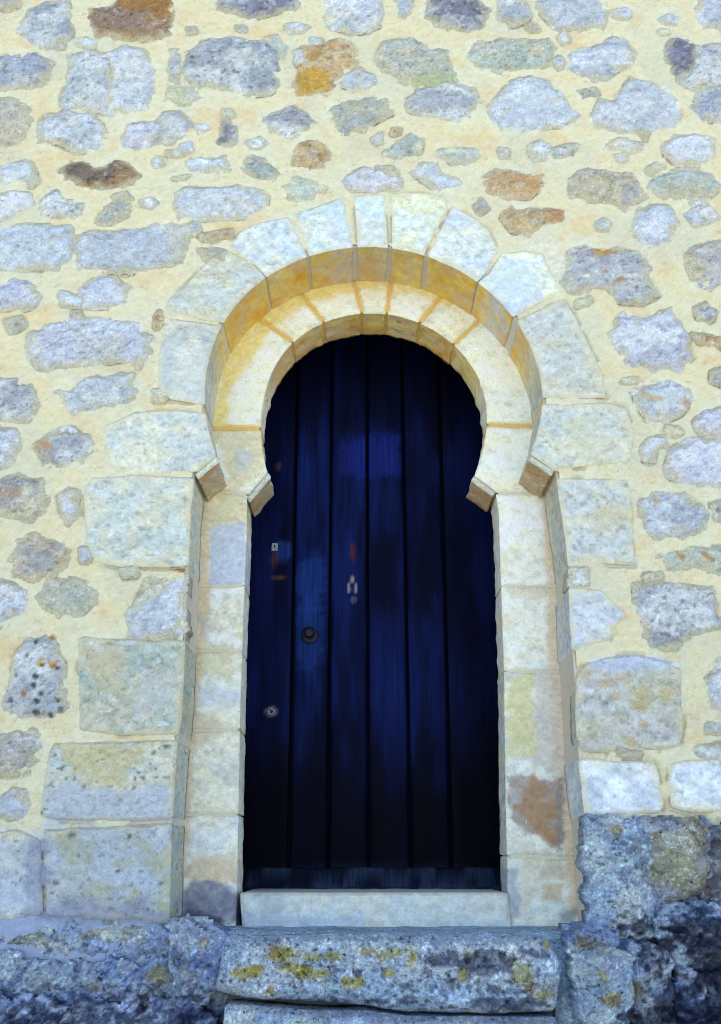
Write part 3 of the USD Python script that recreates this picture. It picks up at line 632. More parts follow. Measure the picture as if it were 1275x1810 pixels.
# ------------------------------------------------------------------ the wall
wall = thing('stone_wall', 'cream mortared rubble stone wall that surrounds the horseshoe arched doorway', 'wall')
WX0, WX1, WTOP = -6.0, 6.0, 5.0
ZI = at(640, 838)[1]
R1 = sbox(WX0, 0.0, WX1, WTOP).difference(O1.buffer(0.007).intersection(sbox(-9, ZI, 9, 9)).union(O1.buffer(0.005).intersection(sbox(-9, 0, 9, ZI))))
v, f, c = prism(biggest(R1), 0.010, D1 - 0.002, alb((222, 210, 194))); put(wall, 'wall_core', v, f, M_MORTAR, c, smooth=False)
R3 = sbox(WX0, 0.0, WX1, WTOP).difference(sbox(-0.58, SILL_Z - 0.03, 0.68, 2.95))
v, f, c = prism(biggest(R3), D1 + D2 + 0.002, 0.798, alb((150, 130, 100))); put(wall, 'wall_core', v, f, M_MORTAR, c, smooth=False)

v, f, c = prism(sbox(WX0, 0.0, WX1, WTOP), 0.80, 1.0, alb((150, 130, 100))); put(wall, 'wall_core', v, f, M_MORTAR, c, smooth=False)
b_ = trimesh.creation.box((1.7, 0.76, LEDGE_Z - 0.03)); b_.apply_translation((0.03, 0.39, (LEDGE_Z - 0.03) / 2))
put(wall, 'wall_core', b_.vertices, b_.faces, M_MORTAR, np.tile(alb((120, 116, 120)), (8, 1)), smooth=False)
fx0, fz0, fx1, fz1 = FRAME.bounds; fx0 -= .08; fx1 += .08; fz1 += .08; fz0 = max(fz0 - 0.05, 0.0)
def axis(a, b, lo, hi, h, H): return np.unique(np.concatenate([np.linspace(a, lo, max(2, int((lo - a) / H)))[:-1], np.linspace(lo, hi, int((hi - lo) / h)), np.linspace(hi, b, max(2, int((b - hi) / H)))[1:]]))
ax, az = axis(WX0, WX1, fx0, fx1, 0.007, 0.05), axis(0.0, WTOP, max(fz0, .01), fz1, 0.007, 0.05)
X, Z = [g.ravel() for g in np.meshgrid(ax, az, indexing='ij')]
i = np.arange(len(X)).reshape(len(ax), len(az))
SEED = 100
cut = unary_union([O1.buffer(0.012)])
WALLSTONES = []
for k, (kind, px) in enumerate(RUBBLE):
    pg = chaikin(biggest(poly(px).buffer(0.007))); pg = biggest(pg.difference(cut))
    WALLSTONES.append((kind, pg, 0.79))
taken = unary_union([p for _, p, _ in WALLSTONES] + [poly(a[1]).buffer(0) for a in ASHLAR] + [poly(a[1]).buffer(0) for a in RING + JAMB] + [O1.buffer(0.02)] + [poly([(-60, 1450), (330, 1450), (330, 1900), (-60, 1900)]), poly([(1000, 1430), (1400, 1430), (1400, 1900), (1000, 1900)])]).buffer(0.009)
fr = np.random.default_rng(21); fx0_, fz0_, fx1_, fz1_ = FRAME.bounds
for t in range(800):                                   # pale pinning stones that hardly part from the mortar
    cx, cz = fr.uniform(fx0_, fx1_), fr.uniform(at(0, 1450)[1], fz1_)
    if not FRAME.contains(Point(cx, cz)): continue
    rx = fr.uniform(0.03, 0.115) * (0.6 if t > 900 else 1); rz = rx * fr.uniform(0.35, 0.7)
    a = np.linspace(0, 2 * math.pi, 9)[:-1] + fr.uniform(-.25, .25, 8); k_ = fr.uniform(.75, 1.1, 8); tl = fr.uniform(-.2, .2)
    X_, Z_ = np.sign(np.cos(a)) * np.abs(np.cos(a)) ** .7 * rx * k_, np.sign(np.sin(a)) * np.abs(np.sin(a)) ** .7 * rz * k_
    pg = Polygon(np.stack([cx + X_ - tl * Z_, cz + Z_ + tl * X_], 1)).buffer(0)
    if pg.geom_type != 'Polygon' or pg.intersects(taken): continue
    WALLSTONES.append((str(fr.choice(list('YYYYYrrY'))), pg, 0.9)); taken = taken.union(pg.buffer(0.012))
from scipy.spatial import cKDTree
RIMS = cKDTree(np.vstack([np.array([p.exterior.interpolate(u).coords[0] for u in np.arange(0, p.exterior.length, 0.01)]) for _, p, _ in WALLSTONES] + [np.array([q_.exterior.interpolate(u).coords[0] for u in np.arange(0, q_.exterior.length, 0.01)]) for q_ in [poly(a[1]).buffer(0) for a in ASHLAR + RING + JAMB]]))
q = np.stack([i[:-1, :-1], i[1:, :-1], i[1:, 1:], i[:-1, 1:]], -1).reshape(-1, 4)
hole = O1.buffer(0.010); out = ~shapely.contains_xy(hole, X, Z)
q = q[out[q].all(1)]
P = np.stack([X, np.zeros_like(X), Z], 1)
y = 0.001 - 0.0045 * (FB(P * 7, 4, 31) - 0.5) * 2 - 0.0045 * (FB(P * 45, 3, 32) - 0.5) * 2 - 0.002 * (N3(P * 140, 46) - 0.5)
w1, w2 = smooth01((FB(P * 5, 3, 33) - 0.45) / 0.2)[:, None], smooth01((FB(P * 8 + 9, 4, 34) - 0.58) / 0.12)[:, None]
col = MORTAR * (1 - w1) + MORTAR2 * w1; col = col * (1 - 0.6 * w2) + MORTAR3 * 0.6 * w2
near = RIMS.query(P[:, [0, 2]], distance_upper_bound=0.06)[0]; near[~np.isfinite(near)] = 1.0
y = y + 0.016 * np.exp(-(near / 0.007) ** 2) * smooth01((FB(P * 8 + 21, 3, 47) - 0.56) / 0.08)         # here and there the pointing has fallen out
halo = (np.exp(-near / 0.022) * smooth01((FB(P * 13 + 4, 3, 44) - 0.30) / 0.2))[:, None]           # lime washed off the stones around them
col = col * (1 - 0.7 * halo) + alb((229, 228, 206)) * 0.7 * halo
grey = smooth01((FB(P * np.array([5, 1, 2.4]) + 3, 5, 45) - 0.54) / 0.14)[:, None]
col = col * (1 - 0.45 * grey) + alb((210, 210, 190)) * 0.45 * grey
col = col * (1 + 0.22 * (FB(P * 60, 3, 35) - 0.5) + 0.10 * (N3(P * 140, 46) - 0.5))[:, None]
low = smooth01((at(640, 1470)[1] - Z) / 0.12 + 2 * (FB(P * 12, 3, 36) - 0.5))[:, None]
col = col * (1 - 0.85 * low) + alb((146, 164, 204)) * 0.85 * low          # dirty foot of the wall, blue skylight painted into its colour
grit = smooth01((0.24 - FB(P * 70, 2, 37)) / 0.08)[:, None]; col = col * (1 - 0.22 * grit)
col = stained('wall', P, col)
v = np.stack([X, y, Z], 1); f = np.vstack([q[:, [0, 1, 2]], q[:, [0, 2, 3]]])
v, f, col = compact(v, f, col)
put(wall, 'mortar', v, f, M_MORTAR, col)

for k, (kind, pg, sme) in enumerate(WALLSTONES):
    sm = math.sqrt(pg.area)
    g = rubble(pg, kind, SEED + k, smear=sme, jag=min(0.022, 0.16 * sm), edge=min(0.034, 0.28 * sm), prot=KIND[kind][4] * (1.0 if sme < .8 else 0.6), h=0.006 if sm > .06 else 0.004)
    if g is not None: put(wall, 'stone', *g[:2], M_STONE, g[2])
for k, (kind, px, atedge) in enumerate(ASHLAR):
    pg = poly(px).buffer(0)
    if atedge: pg = biggest(pg.difference(O1))
    g = block(pg, kind, 400 + k, -0.003, D1 - 0.004 if atedge else 0.09, rough=0.005, r_edge=0.006, inset=0.001, tag='wall', smear=0.8, rows=0.02, keep_round=0.012)
    put(wall, 'dressed_stone', *g[:2], M_PITTED if k in (0, 1, 2, 3, 5) else M_ASHLAR, g[2])

# the same wall goes on outside the frame
V_, F_, C_, n0 = [], [], [], 0
r = np.random.default_rng(8)
z = 0.05
inframe = FRAME.buffer(0.02)
while z < WTOP - 0.2:
    hgt = r.uniform(0.13, 0.24); x = WX0 + 0.1
    while x < WX1 - 0.3:
        wd = r.uniform(0.15, 0.42); g_ = r.uniform(0.03, 0.06)
        a = np.linspace(0, 2 * math.pi, 10)[:-1] + r.uniform(-.2, .2, 9)
        ex, ez = np.sign(np.cos(a)) * np.abs(np.cos(a)) ** 0.6, np.sign(np.sin(a)) * np.abs(np.sin(a)) ** 0.6
        pg = Polygon(np.stack([x + wd / 2 + ex * (wd - g_) / 2 * r.uniform(.85, 1.02, 9), z + hgt / 2 + ez * (hgt - g_) / 2 * r.uniform(.8, 1.05, 9) + r.uniform(-.02, .02)], 1)).buffer(0)
        if not pg.intersects(inframe) and -4.2 < x < 4.2 and z < 5.2:
            g = rubble(pg, r.choice(list('bblggwytyYo')), 2000 + n0, h=0.02, smear=0.7, tag='none')
            if g: V_.append(g[0]); F_.append(g[1] + sum(len(q_) for q_ in V_[:-1])); C_.append(g[2])
        n0 += 1; x += wd
    z += hgt
put(wall, 'rubble_stones', np.vstack(V_), np.vstack(F_), M_STONE, np.vstack(C_), kind='stuff')

# ------------------------------------------------------------------ the archway
arch = thing('horseshoe_archway', 'pale stepped limestone horseshoe arch with jambs around the dark plank door', 'archway')
for k, (kind, px) in enumerate(RING):
    pg = biggest(poly(px).buffer(0).difference(O1))
    g = block(pg, kind, 500 + k, -0.0025, D1 + 0.012, rough=0.0035, r_edge=0.005, side=0.004, inset=0.0012, tag='ring', soffit=((250, 204, 44), .95), smear=0.6)
    put(arch, 'voussoir', *g[:2], M_ASHLAR, g[2])
for k, (kind, px) in enumerate(JAMB):
    pg = biggest(poly(px).buffer(0).difference(O1))
    g = block(pg, kind, 540 + k, -0.003, D1 - 0.001, rough=0.004, r_edge=0.006, inset=0.001, tag='wall', smear=0.8, keep_round=0.01)
    put(arch, 'jamb_stone', *g[:2], M_ASHLAR, g[2])
# mortar skin on the outer reveals, where no dressed stone meets the edge
# recessed order
REG = biggest(O1.buffer(0.035).difference(O2)).intersection(sbox(-2, SILL_Z - 0.30, 2, 5)); REG = biggest(REG)
cuts = [((362,757),(475,757)), ((440,552),(526,610)), ((522,506),(576,573)), ((622,480),(642,562)), ((694,480),(683,560)), ((800,500),(738,574)), ((862,552),(798,612)), ((848,749),(950,754)),
        ((340,862),(450,876)), ((866,872),(965,872)), ((330,1036),(445,1034)), ((325,1150),(440,1152)), ((318,1292),(435,1290)), ((310,1440),(430,1440)),
        ((872,1035),(1010,1037)), ((876,1186),(1020,1188)), ((880,1512),(1045,1518))]
pieces = [REG]
for a, b in cuts:
    (xa, za), (xb, zb) = at(*a, D1), at(*b, D1)
    ex, ez = (xb - xa) * 0.45, (zb - za) * 0.45
    ln = LineString([(xa - ex, za - ez), (xb + ex, zb + ez)])
    nxt = []
    for p in pieces:
        nxt += [g for g in shp_split(p, ln).geoms] if ln.intersects(p) else [p]
    pieces = nxt
pieces = [p for p in pieces if p.area > 0.0015]
zimp = at(640, 868, D1)[1]
JM = biggest(O1.buffer(0.20).difference(O2.buffer(0.010)).intersection(sbox(-2, SILL_Z - 0.3, 2, 5)))
v, f, c = prism(biggest(JM.intersection(sbox(-2, zimp, 2, 5))), D1 + 0.0025, D1 + D2 - 0.004, alb((240, 200, 116))); put(arch, 'joint_mortar', v, f, M_MORTAR, c, smooth=False)
for g_ in JM.intersection(sbox(-2, SILL_Z - 0.3, 2, zimp)).geoms:
    v, f, c = prism(g_, D1 + 0.0015, D1 + D2 - 0.004, alb((230, 222, 200))); put(arch, 'joint_mortar', v, f, M_MORTAR, c, smooth=False)
for k, p in enumerate(sorted(pieces, key=lambda p: (-p.centroid.y, p.centroid.x))):
    above = p.centroid.y > zimp
    kind = 'r' if above else 'q'  # arch stones paler and warmer: glow at the crown put into their colour
    g = block(p, kind, 600 + k, D1, D1 + D2, rough=0.0025, r_edge=0.006, side=0.011 if above else 0.005, inset=0.003 if above else 0.0006, tag='recess', soffit=((246, 206, 66), .95), smear=0.3, pit=0.12, keep_round=0.006 if above else 0.003)
    if g: put(arch, 'voussoir' if above else 'jamb_stone', *g[:2], M_ASHLAR, g[2])
# imposts: worn blocks under the arch feet, shade of their undersides painted brown
def impost(px_line, Y, depth, seed, out):
    (xa, za), (xb, zb) = at(*px_line[0], Y), at(*px_line[1], Y)
    dx, dz = xb - xa, zb - za; l = math.hypot(dx, dz); nx, nz = out[0], out[1]
    th = 0.032
    pg = Polygon([(xa, za), (xb, zb), (xb + nx * th, zb + nz * th), (xa + nx * th, za + nz * th)]).buffer(0.002)
    g = block(pg, 'q', seed, Y - 0.001, Y + depth, rough=0.005, r_edge=0.006, side=0.008, inset=0.0, tag='none', soffit=((222, 176, 108), .95), smear=0.3, h=0.005, rows=0.009, keep_round=0.004)
    put(arch, 'impost', *g[:2], M_STONE, g[2], label='weathered block under the foot of the arch, brown on its underside')
impost([(382, 807), (346, 838)], 0.0, D1 + 0.01, 701, (0.30, -0.55))
impost([(938, 804), (979, 832)], 0.0, D1 + 0.01, 702, (-0.30, -0.55))
impost([(474, 836), (437, 879)], D1, D2, 703, (0.30, -0.55))
impost([(838, 842), (876, 869)], D1, D2, 704, (-0.30, -0.55))

# ------------------------------------------------------------------ the door
door = thing('wooden_door', 'dark blue-black door of vertical planks with a round iron knob', 'door', (0.03, DOORY, float(SILL_Z)))
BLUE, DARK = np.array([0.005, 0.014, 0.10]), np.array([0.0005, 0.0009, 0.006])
zt = at(660, 590, D1 + D2)[1] + 0.12; zb = SILL_Z - 0.012
J = [((525,716),(513,1330)), ((587,656),(581,1330)), ((649,651),(651,1330)), ((711,661),(723,1330)), ((778,706),(794,1330))]
def jline(j, z):
    (xa, za), (xb, zb_) = at(*j[0], DOORY), at(*j[1], DOORY)
    return xa + (xb - xa) * (z - za) / (zb_ - za)
def dst(pts, c, s, soft=.006, rag=.008): stain('door', pts, c, s, soft, rag, DOORY, 40)
def dalb(c): return np.clip(lin(c) * 0.30, 0.002, 0.8)
edges_lo = [-0.60] + [jline(j, zb) for j in J] + [0.70]
edges_hi = [-0.60] + [jline(j, zt) for j in J] + [0.70]
DST = [
    (dict(c=(675, 806), rx=36, ry=38), (0.010, 0.020, 0.19), .6), (dict(c=(625, 806), rx=26, ry=36), (0.010, 0.018, 0.17), .55),
    (dict(c=(550, 1030), rx=28, ry=60), (0.010, 0.040, 0.20), .6), (dict(c=(548, 1120), rx=28, ry=80), (0.010, 0.038, 0.19), .55), (dict(c=(500, 975), rx=16, ry=22), (0.018, 0.045, 0.22), .6),
    (dict(c=(485, 990), rx=8, ry=14), (0.06, 0.022, 0.022), .8), (dict(c=(492, 1021), rx=13, ry=4), (0.07, 0.030, 0.022), .8),
    (dict(c=(624, 975), rx=6, ry=16), (0.06, 0.016, 0.016), .8), (dict(c=(623, 1024), rx=4, ry=6), (0.26, 0.22, 0.20), .85),
    (dict(c=(617, 1040), rx=3, ry=10), (0.22, 0.20, 0.22), .85), (dict(c=(629, 1040), rx=3, ry=10), (0.22, 0.20, 0.22), .85), (dict(c=(625, 1060), rx=5, ry=8), (0.10, 0.09, 0.16), .6),
    (dict(c=(480, 1258), rx=9, ry=9), (0.16, 0.15, 0.18), .8), (dict(c=(492, 824), rx=5, ry=9), (0.09, 0.05, 0.08), .7), (dict(c=(650, 1550), rx=230, ry=26), (0.012, 0.02, 0.05), .3)]
for k in range(6):
    nz, nx = 330, 26
    tz, tx = np.linspace(0, 1, nz), np.linspace(0, 1, nx)
    TZ, TX = [g.ravel() for g in np.meshgrid(tz, tx, indexing='ij')]
    gap = 0.0065
    xl = (edges_lo[k] + gap) * (1 - TZ) + (edges_hi[k] + gap) * TZ; xr = (edges_lo[k + 1] - gap) * (1 - TZ) + (edges_hi[k + 1] - gap) * TZ
    Xp = xl + (xr - xl) * TX; Zp = zb + (zt - zb) * TZ
    dedge = np.minimum(Xp - xl, xr - Xp)
    rr = np.random.default_rng(60 + k)
    P = np.stack([Xp, np.full(len(Xp), DOORY), Zp], 1)
    Y = DOORY + rr.uniform(-.002, .002) + 0.006 * (1 - np.sqrt(np.clip(1 - np.clip(1 - dedge / 0.006, 0, 1) ** 2, 0, 1))) - 0.0012 * (FB(P * [40, 1, 3] + k * 9, 3, 5) - .5)
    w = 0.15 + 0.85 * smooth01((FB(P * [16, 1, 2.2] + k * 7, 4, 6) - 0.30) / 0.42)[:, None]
    col = DARK * (1 - w) + BLUE * [0.55, 0.95, 0.88, 0.78, 0.62, 0.40][k] * w  # outer planks darker: shade beside the jambs put into their colour
    top = smooth01((Zp - at(640, 830, DOORY)[1]) / 0.34 + 0.8 * (FB(P * [12, 1, 5], 3, 17) - 0.5))[:, None]; col = col * (1 - 0.72 * top) + DARK * 0.72 * top  # shade under the arch painted into the upper planks
    foot_fade = smooth01((at(640, 1230, DOORY)[1] - Zp) / 0.42 + 0.9 * (FB(P * [10, 1, 4], 3, 16) - 0.5))[:, None]   # fading sheen towards the foot, painted dark into the boards
    col = col * (1 - 0.95 * foot_fade) + DARK * 0.5 * 0.95 * foot_fade
    for s_, c_, a_ in DST:
        cx, cz = at(*s_['c'], DOORY); ex = abs(at(s_['c'][0] + s_['rx'], s_['c'][1], DOORY)[0] - cx); ez = abs(at(s_['c'][0], s_['c'][1] + s_['ry'], DOORY)[1] - cz)
        dd = np.sqrt(((Xp - cx) / ex) ** 2 + ((Zp - cz) / ez) ** 2) * (1.0 if s_['rx'] not in (36, 26) else 0.0) + (np.maximum(np.abs(Xp - cx) / ex, np.abs(Zp - cz) / ez) if s_['rx'] in (36, 26) else 0.0) + 0.7 * (FB(P * 55, 4, 8) - .5) + 0.6 * (FB(P * 14, 3, 3) - .5)
        ww = a_ * smooth01((1.25 - dd) / 0.7)[:, None]
        col = col * (1 - ww) + np.array(c_) * ww
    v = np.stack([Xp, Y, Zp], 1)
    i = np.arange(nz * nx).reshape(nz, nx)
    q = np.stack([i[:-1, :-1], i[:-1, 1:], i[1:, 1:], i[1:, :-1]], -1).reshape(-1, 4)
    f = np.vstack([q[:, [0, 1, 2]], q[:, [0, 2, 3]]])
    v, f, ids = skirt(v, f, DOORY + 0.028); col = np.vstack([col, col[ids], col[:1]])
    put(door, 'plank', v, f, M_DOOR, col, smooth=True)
b = trimesh.creation.box((1.30, 0.03, zt - zb)); b.apply_translation((0.05, DOORY + 0.047, (zt + zb) / 2))
put(door, 'backing_board', b.vertices, b.faces, M_DOOR, np.tile(DARK * .7, (8, 1)), smooth=False)
# weather board along the bottom
zr0, zr1 = SILL_Z - 0.006, at(640, 1534, DOORY - 0.02)[1]
prof = [(0.0, zr0), (-0.030, zr0), (-0.034, zr0 + 0.004), (-0.034, zr0 + 0.022), (-0.012, zr1 - 0.004), (-0.002, zr1)]
n = 160; xs = np.linspace(-0.60, 0.70, n)
V = np.array([[x, DOORY - 0.0015 + p[0] + 0.003 * (N3(np.array([x * 9, k_, 2.])) - .5), p[1] + 0.004 * (N3(np.array([x * 12, k_ * 3., 5.])) - .5) * (k_ > 2)] for x in xs for k_, p in enumerate(prof)])
m = len(prof); F__ = []
for a in range(n - 1):
    for k_ in range(m):
        k2 = (k_ + 1) % m
        F__ += [(a * m + k_, a * m + k2, (a + 1) * m + k2), (a * m + k_, (a + 1) * m + k2, (a + 1) * m + k_)]
F__ += [(0, k_ + 1, k_) for k_ in range(1, m - 1)] + [((n - 1) * m, (n - 1) * m + k_, (n - 1) * m + k_ + 1) for k_ in range(1, m - 1)]
F__ = np.array(F__)
if trimesh.Trimesh(V, F__, process=False).volume < 0: F__ = F__[:, ::-1]
wb = smooth01((FB(V * [20, 8, 30], 4, 3) - .42) / .2)[:, None]
put(door, 'weather_board', V, F__, M_DOOR, np.array([0.004, 0.007, 0.018]) * (1 - wb) + np.array([0.02, 0.035, 0.07]) * wb, smooth=False)
# knob
def lathe(profile, n=32):
    a = np.linspace(0, 2 * math.pi, n + 1)[:-1]
    v = np.array([[r_ * math.cos(t), y_, r_ * math.sin(t)] for r_, y_ in profile for t in a]); f = []
    for k in range(len(profile) - 1):
        for j in range(n):
            j2 = (j + 1) % n
            f += [(k * n + j, k * n + j2, (k + 1) * n + j2), (k * n + j, (k + 1) * n + j2, (k + 1) * n + j)]
    f = np.array(f)
    if trimesh.Trimesh(v, f, process=False).volume < 0: f = f[:, ::-1]
    return v, f
kx, kz = at(548, 1123, DOORY)
v, f = lathe([(0.0005, 0), (0.033, 0), (0.034, -0.003), (0.031, -0.007), (0.022, -0.010), (0.0005, -0.010)]); kp = put(door, 'knob_plate', v + [kx, DOORY, kz], f, M_IRON, smooth=40)
kx2, kz2 = at(548, 1120, DOORY - 0.03)
v, f = lathe([(0.0005, -0.008), (0.010, -0.008), (0.009, -0.022), (0.016, -0.030), (0.0215, -0.040), (0.021, -0.050), (0.015, -0.057), (0.012, -0.0575), (0.011, -0.0545), (0.0005, -0.0545)])
put(door, 'knob', v + [kx, DOORY, kz], f, M_IRON, smooth=40)
# lock plate with key hole, bolt hole
lx, lz = at(486, 967, DOORY)
pl = Polygon([(-.0125, -.017), (.0115, -.016), (.0125, .014), (.004, .0165), (-.0115, .015)])
hole_ = unary_union([Point(0, .003).buffer(.0042), sbox(-.0018, -.009, .0018, .003)])
v, f, c = prism(pl.difference(hole_), -0.0035, 0.0005, (1, 1, 1)); put(door, 'lock_plate', v + [lx, DOORY - 0.0015, lz], f, M_PLATE, smooth=False)
hx, hz = at(480, 1258, DOORY)
v, f = lathe([(0.0075, -0.0012), (0.0115, -0.003), (0.0125, -0.0015), (0.0125, 0.001), (0.0075, 0.001), (0.0075, -0.0012)], 18); put(door, 'bolt_ring', v + [hx, DOORY - .001, hz], f, M_PLATE, smooth=40)
v, f = lathe([(0.0003, 0.0), (0.0078, 0.0), (0.0078, 0.002), (0.0003, 0.002)], 18); put(door, 'bolt_end', v + [hx, DOORY - .0025, hz], f, M_IRON, smooth=40)

# ------------------------------------------------------------------ sill, steps and the rough foot of the wall
sill = thing('door_sill', 'pale flat limestone sill directly under the dark plank door', 'door sill')
S('sill', T(7,[(900,515),(1000,520),(1000,590),(930,600)]), (164, 172, 176), .6, .012, .03, D1)
S('sill', [(300,1500),(1000,1500),(1000,1700),(300,1700)], (178, 186, 196), .5, .012, .05, D1)
S('sill', T(7,[(850,590),(1275,590),(1275,640),(850,640)]), (176, 190, 220), .6, .012, .03, D1)
sp = Polygon([(at(424,1578,D1-.012)[0], SILL_Z), (at(898,1578,D1-.012)[0], SILL_Z), (at(906,1638,D1-.012)[0], LEDGE_Z - .04), (at(430,1638,D1-.012)[0], LEDGE_Z - .04)])
g = block(sp, 'q', 801, D1 - 0.012, DOORY + 0.10, rough=0.003, r_edge=0.005, side=0.002, inset=0.0, tag='sill', smear=0.3, keep_round=0.004)
put(sill, 'sill_stone', *g[:2], M_ASHLAR, g[2])

def ledge_y(px): # where the edge of the ledge seen at that pixel row stands
    d = FWD + UPV * (PH / 2 - px) / F; t = (LEDGE_Z - CAM[2]) / d[2]
    return CAM[1] + t * d[1]
YS = -0.13
step = thing('stone_step', 'lichen spotted doorstep with yellow patches below the sill', 'step')
def base_rub(par, name, px, kind, seed, Y, rough, bulge, back, tag, prot=0.02, jag=0.035, h=0.005, mat=None, edge=0.03, smear=0.0, label=None):
    pg = chaikin(poly(px, Y).buffer(0))
    g = rubble(pg, kind, seed, Y0=Y, prot=prot, rough=rough * 0.6, h=h, smear=smear, tag=tag, edge=edge, jag=jag, bulge=bulge, fine=1.9)
    if g is None: return
    v, f, c = g
    v[v[:, 1] > Y + 0.089, 1] = back
    put(par, name, v, f, mat or M_BASE, c, label=label)
for cx, cy, rx, ry, c in [(500,1690,26,10,LICH),(520,1712,30,10,LICH),(555,1720,32,12,(200,186,60)),(545,1690,18,8,LICH),(590,1690,20,9,(196,186,90)),(650,1680,14,9,LICH),(690,1685,22,10,(196,190,100)),(728,1690,10,14,LICH),(674,1697,6,6,(214,176,60)),(685,1722,12,9,LICH),(625,1735,20,12,(204,190,70)),
                          (430,1720,30,12,(196,184,96)),(450,1715,14,6,LICH),(572,1742,6,6,LICH),(478,1752,7,7,(216,180,80)),(830,1690,8,10,(206,170,70)),(818,1722,9,14,(206,196,100)),(925,1725,22,20,(200,190,130)),(940,1745,14,10,(180,150,70)),(965,1757,18,8,(196,180,80)),(485,1680,8,12,(200,160,80)),(905,1700,10,12,(214,206,120)),
                          (968,1668,6,8,(206,196,100))]:
    blob('step', cx, cy, rx, ry, c, .9, .008, .022, YS, freq=40)
for cx, cy, rx, ry in [(543,1707,5,4),(590,1720,6,6),(632,1722,5,6),(755,1725,6,4),(790,1730,20,6),(800,1740,12,8),(870,1750,14,6),(700,1770,60,6),(560,1772,50,6),(860,1700,60,22),(780,1695,30,12),(900,1775,70,16),(480,1663,14,5),(660,1662,10,3),(945,1683,40,4)]:
    blob('step', cx, cy, rx, ry, (72, 80, 116), .85, .006, .03, YS, freq=55)
S('step', [(385,1640),(1000,1640),(1000,1664),(385,1660)], (196, 220, 252), .85, .012, .03, YS)  # skylight along the top edge of the step painted pale blue
xa, xb = at(386, 1700, YS)[0], at(992, 1700, YS)[0]; ztop, zbot = LEDGE_Z, at(640, 1781, YS)[1]
pg = Polygon([(xa + .01, ztop - .012), (0.0, ztop), (xb - .03, ztop - .008), (xb + .008, (ztop + zbot) / 2)] + atl([(984, 1792), (860, 1795), (720, 1792), (650, 1781), (560, 1774), (430, 1767)], YS) + [(xa - .012, zbot + .04)])
g = block(pg, 'S', 820, YS, 0.0, h=0.0045, rough=0.016, r_edge=0.040, side=0.012, inset=0.0, tag='step', smear=0, pit=0.8, rows=0.012, keep_round=0.02)
put(step, 'step_stone', *g[:2], M_BASE, g[2])
lx0, lx1 = at(304, 1640, 0)[0], at(1046, 1640, 0)[0]
S('ledge', [(200,1500),(1200,1500),(1200,1900),(200,1900)], (190, 224, 255), .85, .02, .05, 0.0)  # blue skylight on the ledge painted into its colour
g = block(Polygon([(lx0, LEDGE_Z - .16), (lx1, LEDGE_Z - .16), (lx1, LEDGE_Z - .004), (lx0, LEDGE_Z - .004)]), 'S', 822, -0.05, D1 + 0.03, rough=0.008, r_edge=0.02, side=0.004, inset=0.0, tag='ledge', smear=0, keep_round=0.01)
put(step, 'ledge_slab', *g[:2], M_BASE, g[2])
lower = thing('stone_step', 'smooth blue-grey lower step at the bottom edge, beneath the cracked joint', 'step')
xa2, xb2 = at(384, 1790, YS)[0], at(985, 1790, YS)[0]
pg = Polygon([(xa2 + .02, at(400, 1776, YS)[1]), (at(430, 1777, YS)[0], at(430, 1777, YS)[1]), (at(560, 1788, YS)[0], at(560, 1788, YS)[1]), (at(650, 1787, YS)[0], at(650, 1787, YS)[1]), (at(720, 1797, YS)[0], at(720, 1797, YS)[1]), (xb2, at(900, 1799, YS)[1]), (xb2, 0.0), (xa2, 0.0)])
S('lower', [(560,1780),(1000,1780),(1000,1830),(700,1830)], (150, 160, 196), .6, .01, .03, YS)
g = block(pg, 'S', 821, YS - 0.004, 0.0, h=0.009, rough=0.006, r_edge=0.014, side=0.004, inset=0.0, tag='lower', smear=0, pit=0.4, rows=0.03, keep_round=0.01)
put(lower, 'step_stone', *g[:2], M_BASE, g[2])

LS = [(30,1660,60,14,(176,176,150)),(190,1655,60,12,(190,186,150)),(300,1720,36,16,(186,176,110)),(155,1752,12,8,(190,160,90)),(293,1662,6,6,(206,180,70)),(356,1672,6,5,(206,180,70)),(220,1712,16,10,WHT),(333,1722,16,10,WHT),(240,1760,30,10,(214,218,240)),(60,1740,20,12,(190,190,220)),(270,1735,20,12,(200,196,150))]
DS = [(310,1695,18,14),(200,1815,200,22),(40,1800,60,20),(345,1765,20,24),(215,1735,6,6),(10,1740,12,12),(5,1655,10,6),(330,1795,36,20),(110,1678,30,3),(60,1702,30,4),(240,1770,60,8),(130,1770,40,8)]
RS = [(1090,1470,14,9,(206,190,110)),(1195,1530,40,30,(196,196,160)),(1160,1455,50,14,(206,218,248)),(1030,1665,20,10,(176,160,90)),(1080,1700,30,14,(206,216,246)),(1070,1760,20,16,(190,170,70)),(1120,1750,10,12,(176,150,70)),(1050,1720,12,14,(190,190,120)),(1250,1560,10,16,(196,166,140)),(1180,1580,40,14,(190,200,236)),(1210,1720,16,16,(196,200,226)),(1145,1710,12,14,(196,200,226))]
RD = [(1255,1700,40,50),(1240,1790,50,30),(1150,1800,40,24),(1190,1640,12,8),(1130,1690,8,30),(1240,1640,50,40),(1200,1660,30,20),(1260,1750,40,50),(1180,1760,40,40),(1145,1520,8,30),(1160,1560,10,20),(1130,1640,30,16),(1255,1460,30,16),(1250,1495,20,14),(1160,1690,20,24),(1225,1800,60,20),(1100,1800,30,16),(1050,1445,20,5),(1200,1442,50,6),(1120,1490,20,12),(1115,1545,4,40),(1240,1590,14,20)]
for cx, cy, rx, ry, c in LS: blob('left', cx, cy, rx, ry, c, .8, .01, .03, -0.1, freq=40)
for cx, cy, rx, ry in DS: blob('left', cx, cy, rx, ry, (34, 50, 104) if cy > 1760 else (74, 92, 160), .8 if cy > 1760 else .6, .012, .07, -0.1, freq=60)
for cx, cy, rx, ry, c in RS: blob('right', cx, cy, rx, ry, c, .8, .01, .03, -0.1, freq=40)
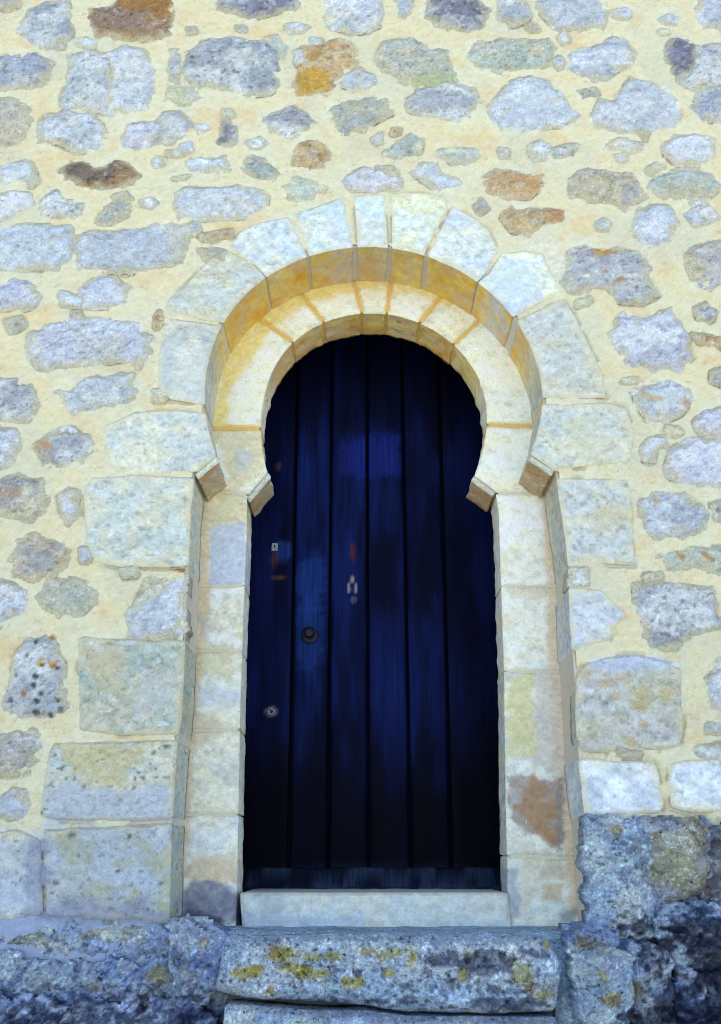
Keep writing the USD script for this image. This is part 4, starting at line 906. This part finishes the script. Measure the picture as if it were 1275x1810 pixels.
for cx, cy, rx, ry in RD: blob('right', cx, cy, rx, ry, (26, 34, 70), .92 if cy > 1630 else .5, .010, .06, -0.1, freq=60)
left = thing('wall_footing', 'dark lichened rough footing stones left of the doorstep', 'footing')
B = lambda *a, **k: base_rub(left, 'footing_stone', *a, tag='left', back=0.05, **k)
B([(-40,1642),(60,1632),(150,1634),(300,1638),(322,1664),(316,1692),(230,1706),(150,1700),(95,1704),(20,1690),(-40,1694)], 'S', 901, 0.004, .018, .010, prot=.008, jag=0.045, edge=0.05, h=0.005)
B([(-40,1690),(40,1694),(110,1706),(235,1708),(318,1698),(330,1745),(262,1772),(190,1764),(120,1776),(60,1760),(-40,1764)], 'F', 902, -0.03, .026, .02, jag=0.045, edge=0.05, h=0.005)
B([(-40,1768),(60,1764),(125,1778),(195,1768),(265,1776),(350,1760),(384,1815),(384,1920),(-40,1920)], 'F', 903, -0.06, .030, .02, jag=0.045, edge=0.05, h=0.005)
B([(308,1634),(388,1640),(400,1690),(396,1745),(350,1772),(318,1740)], 'F', 904, -0.08, .030, .02, jag=0.04, edge=0.05, h=0.005)
B([(-60,1628),(300,1630),(396,1636),(396,1980),(-60,1980)], 'S', 905, 0.008, .012, .0, h=0.008, prot=.004)
right = thing('wall_footing', 'jutting pitted grey footing boulders to the right of the doorstep', 'footing')
B = lambda *a, **k: base_rub(right, 'footing_stone', *a, tag='right', back=0.05, **k)
B(T(8,[(795,285),(850,250),(990,262),(1030,330),(1035,480),(1050,600),(1060,690),(950,700),(860,650),(835,600),(800,450)]), 'S', 911, -0.035, .018, .025)
B(T(8,[(1000,262),(1090,243),(1200,275),(1240,360),(1230,480),(1180,530),(1060,540),(1022,440),(1030,330)]), 'y', 912, -0.045, .018, .03)
B(T(8,[(1250,270),(1310,255),(1310,560),(1220,560),(1235,480),(1242,360)]), 'G', 913, -0.04, .020, .03)
B(T(8,[(1055,560),(1180,545),(1310,580),(1310,800),(1100,790),(1065,690)]), 'F', 914, -0.08, .028, .03)
B(T(8,[(730,660),(830,640),(920,690),(900,715),(800,715),(750,740)]), 'F', 915, -0.14, .018, .02)
B(T(8,[(755,740),(800,718),(900,712),(945,760),(965,900),(930,1020),(820,1020),(775,900)]), 'S', 916, -0.15, .024, .03)
B(T(8,[(930,710),(1060,700),(1100,800),(1130,900),(1100,1020),(940,1020),(968,900)]), 'F', 917, -0.12, .026, .03)
B(T(8,[(1105,800),(1310,810),(1310,1020),(1110,1020),(1138,900)]), 'F', 918, -0.14, .030, .03)
B([(1035,1450),(1300,1445),(1300,1960),(985,1960),(985,1640),(1045,1640)], 'F', 919, -0.012, .012, .0, h=0.012)

# ------------------------------------------------------------------ ground
n = 121; g1 = np.sinh(np.linspace(-6.5, 6.5, n)) ; g1 = g1 / g1.max() * 900
X, Y = [a.ravel() for a in np.meshgrid(g1, g1, indexing='ij')]
Zg = 0.03 * (FB(np.stack([X, Y, X * 0], 1) * 0.7, 3, 9) - 0.5) * np.clip(1 - np.hypot(X, Y) / 60, 0, 1) - 0.012
i = np.arange(n * n).reshape(n, n); q = np.stack([i[:-1, :-1], i[1:, :-1], i[1:, 1:], i[:-1, 1:]], -1).reshape(-1, 4)
gp = put(None, 'ground', np.stack([X, Y, Zg], 1), np.vstack([q[:, [0, 1, 2]], q[:, [0, 2, 3]]]), M_GROUND)
say(gp, 'pale earth ground in front of the stone wall', 'ground', kind='structure')
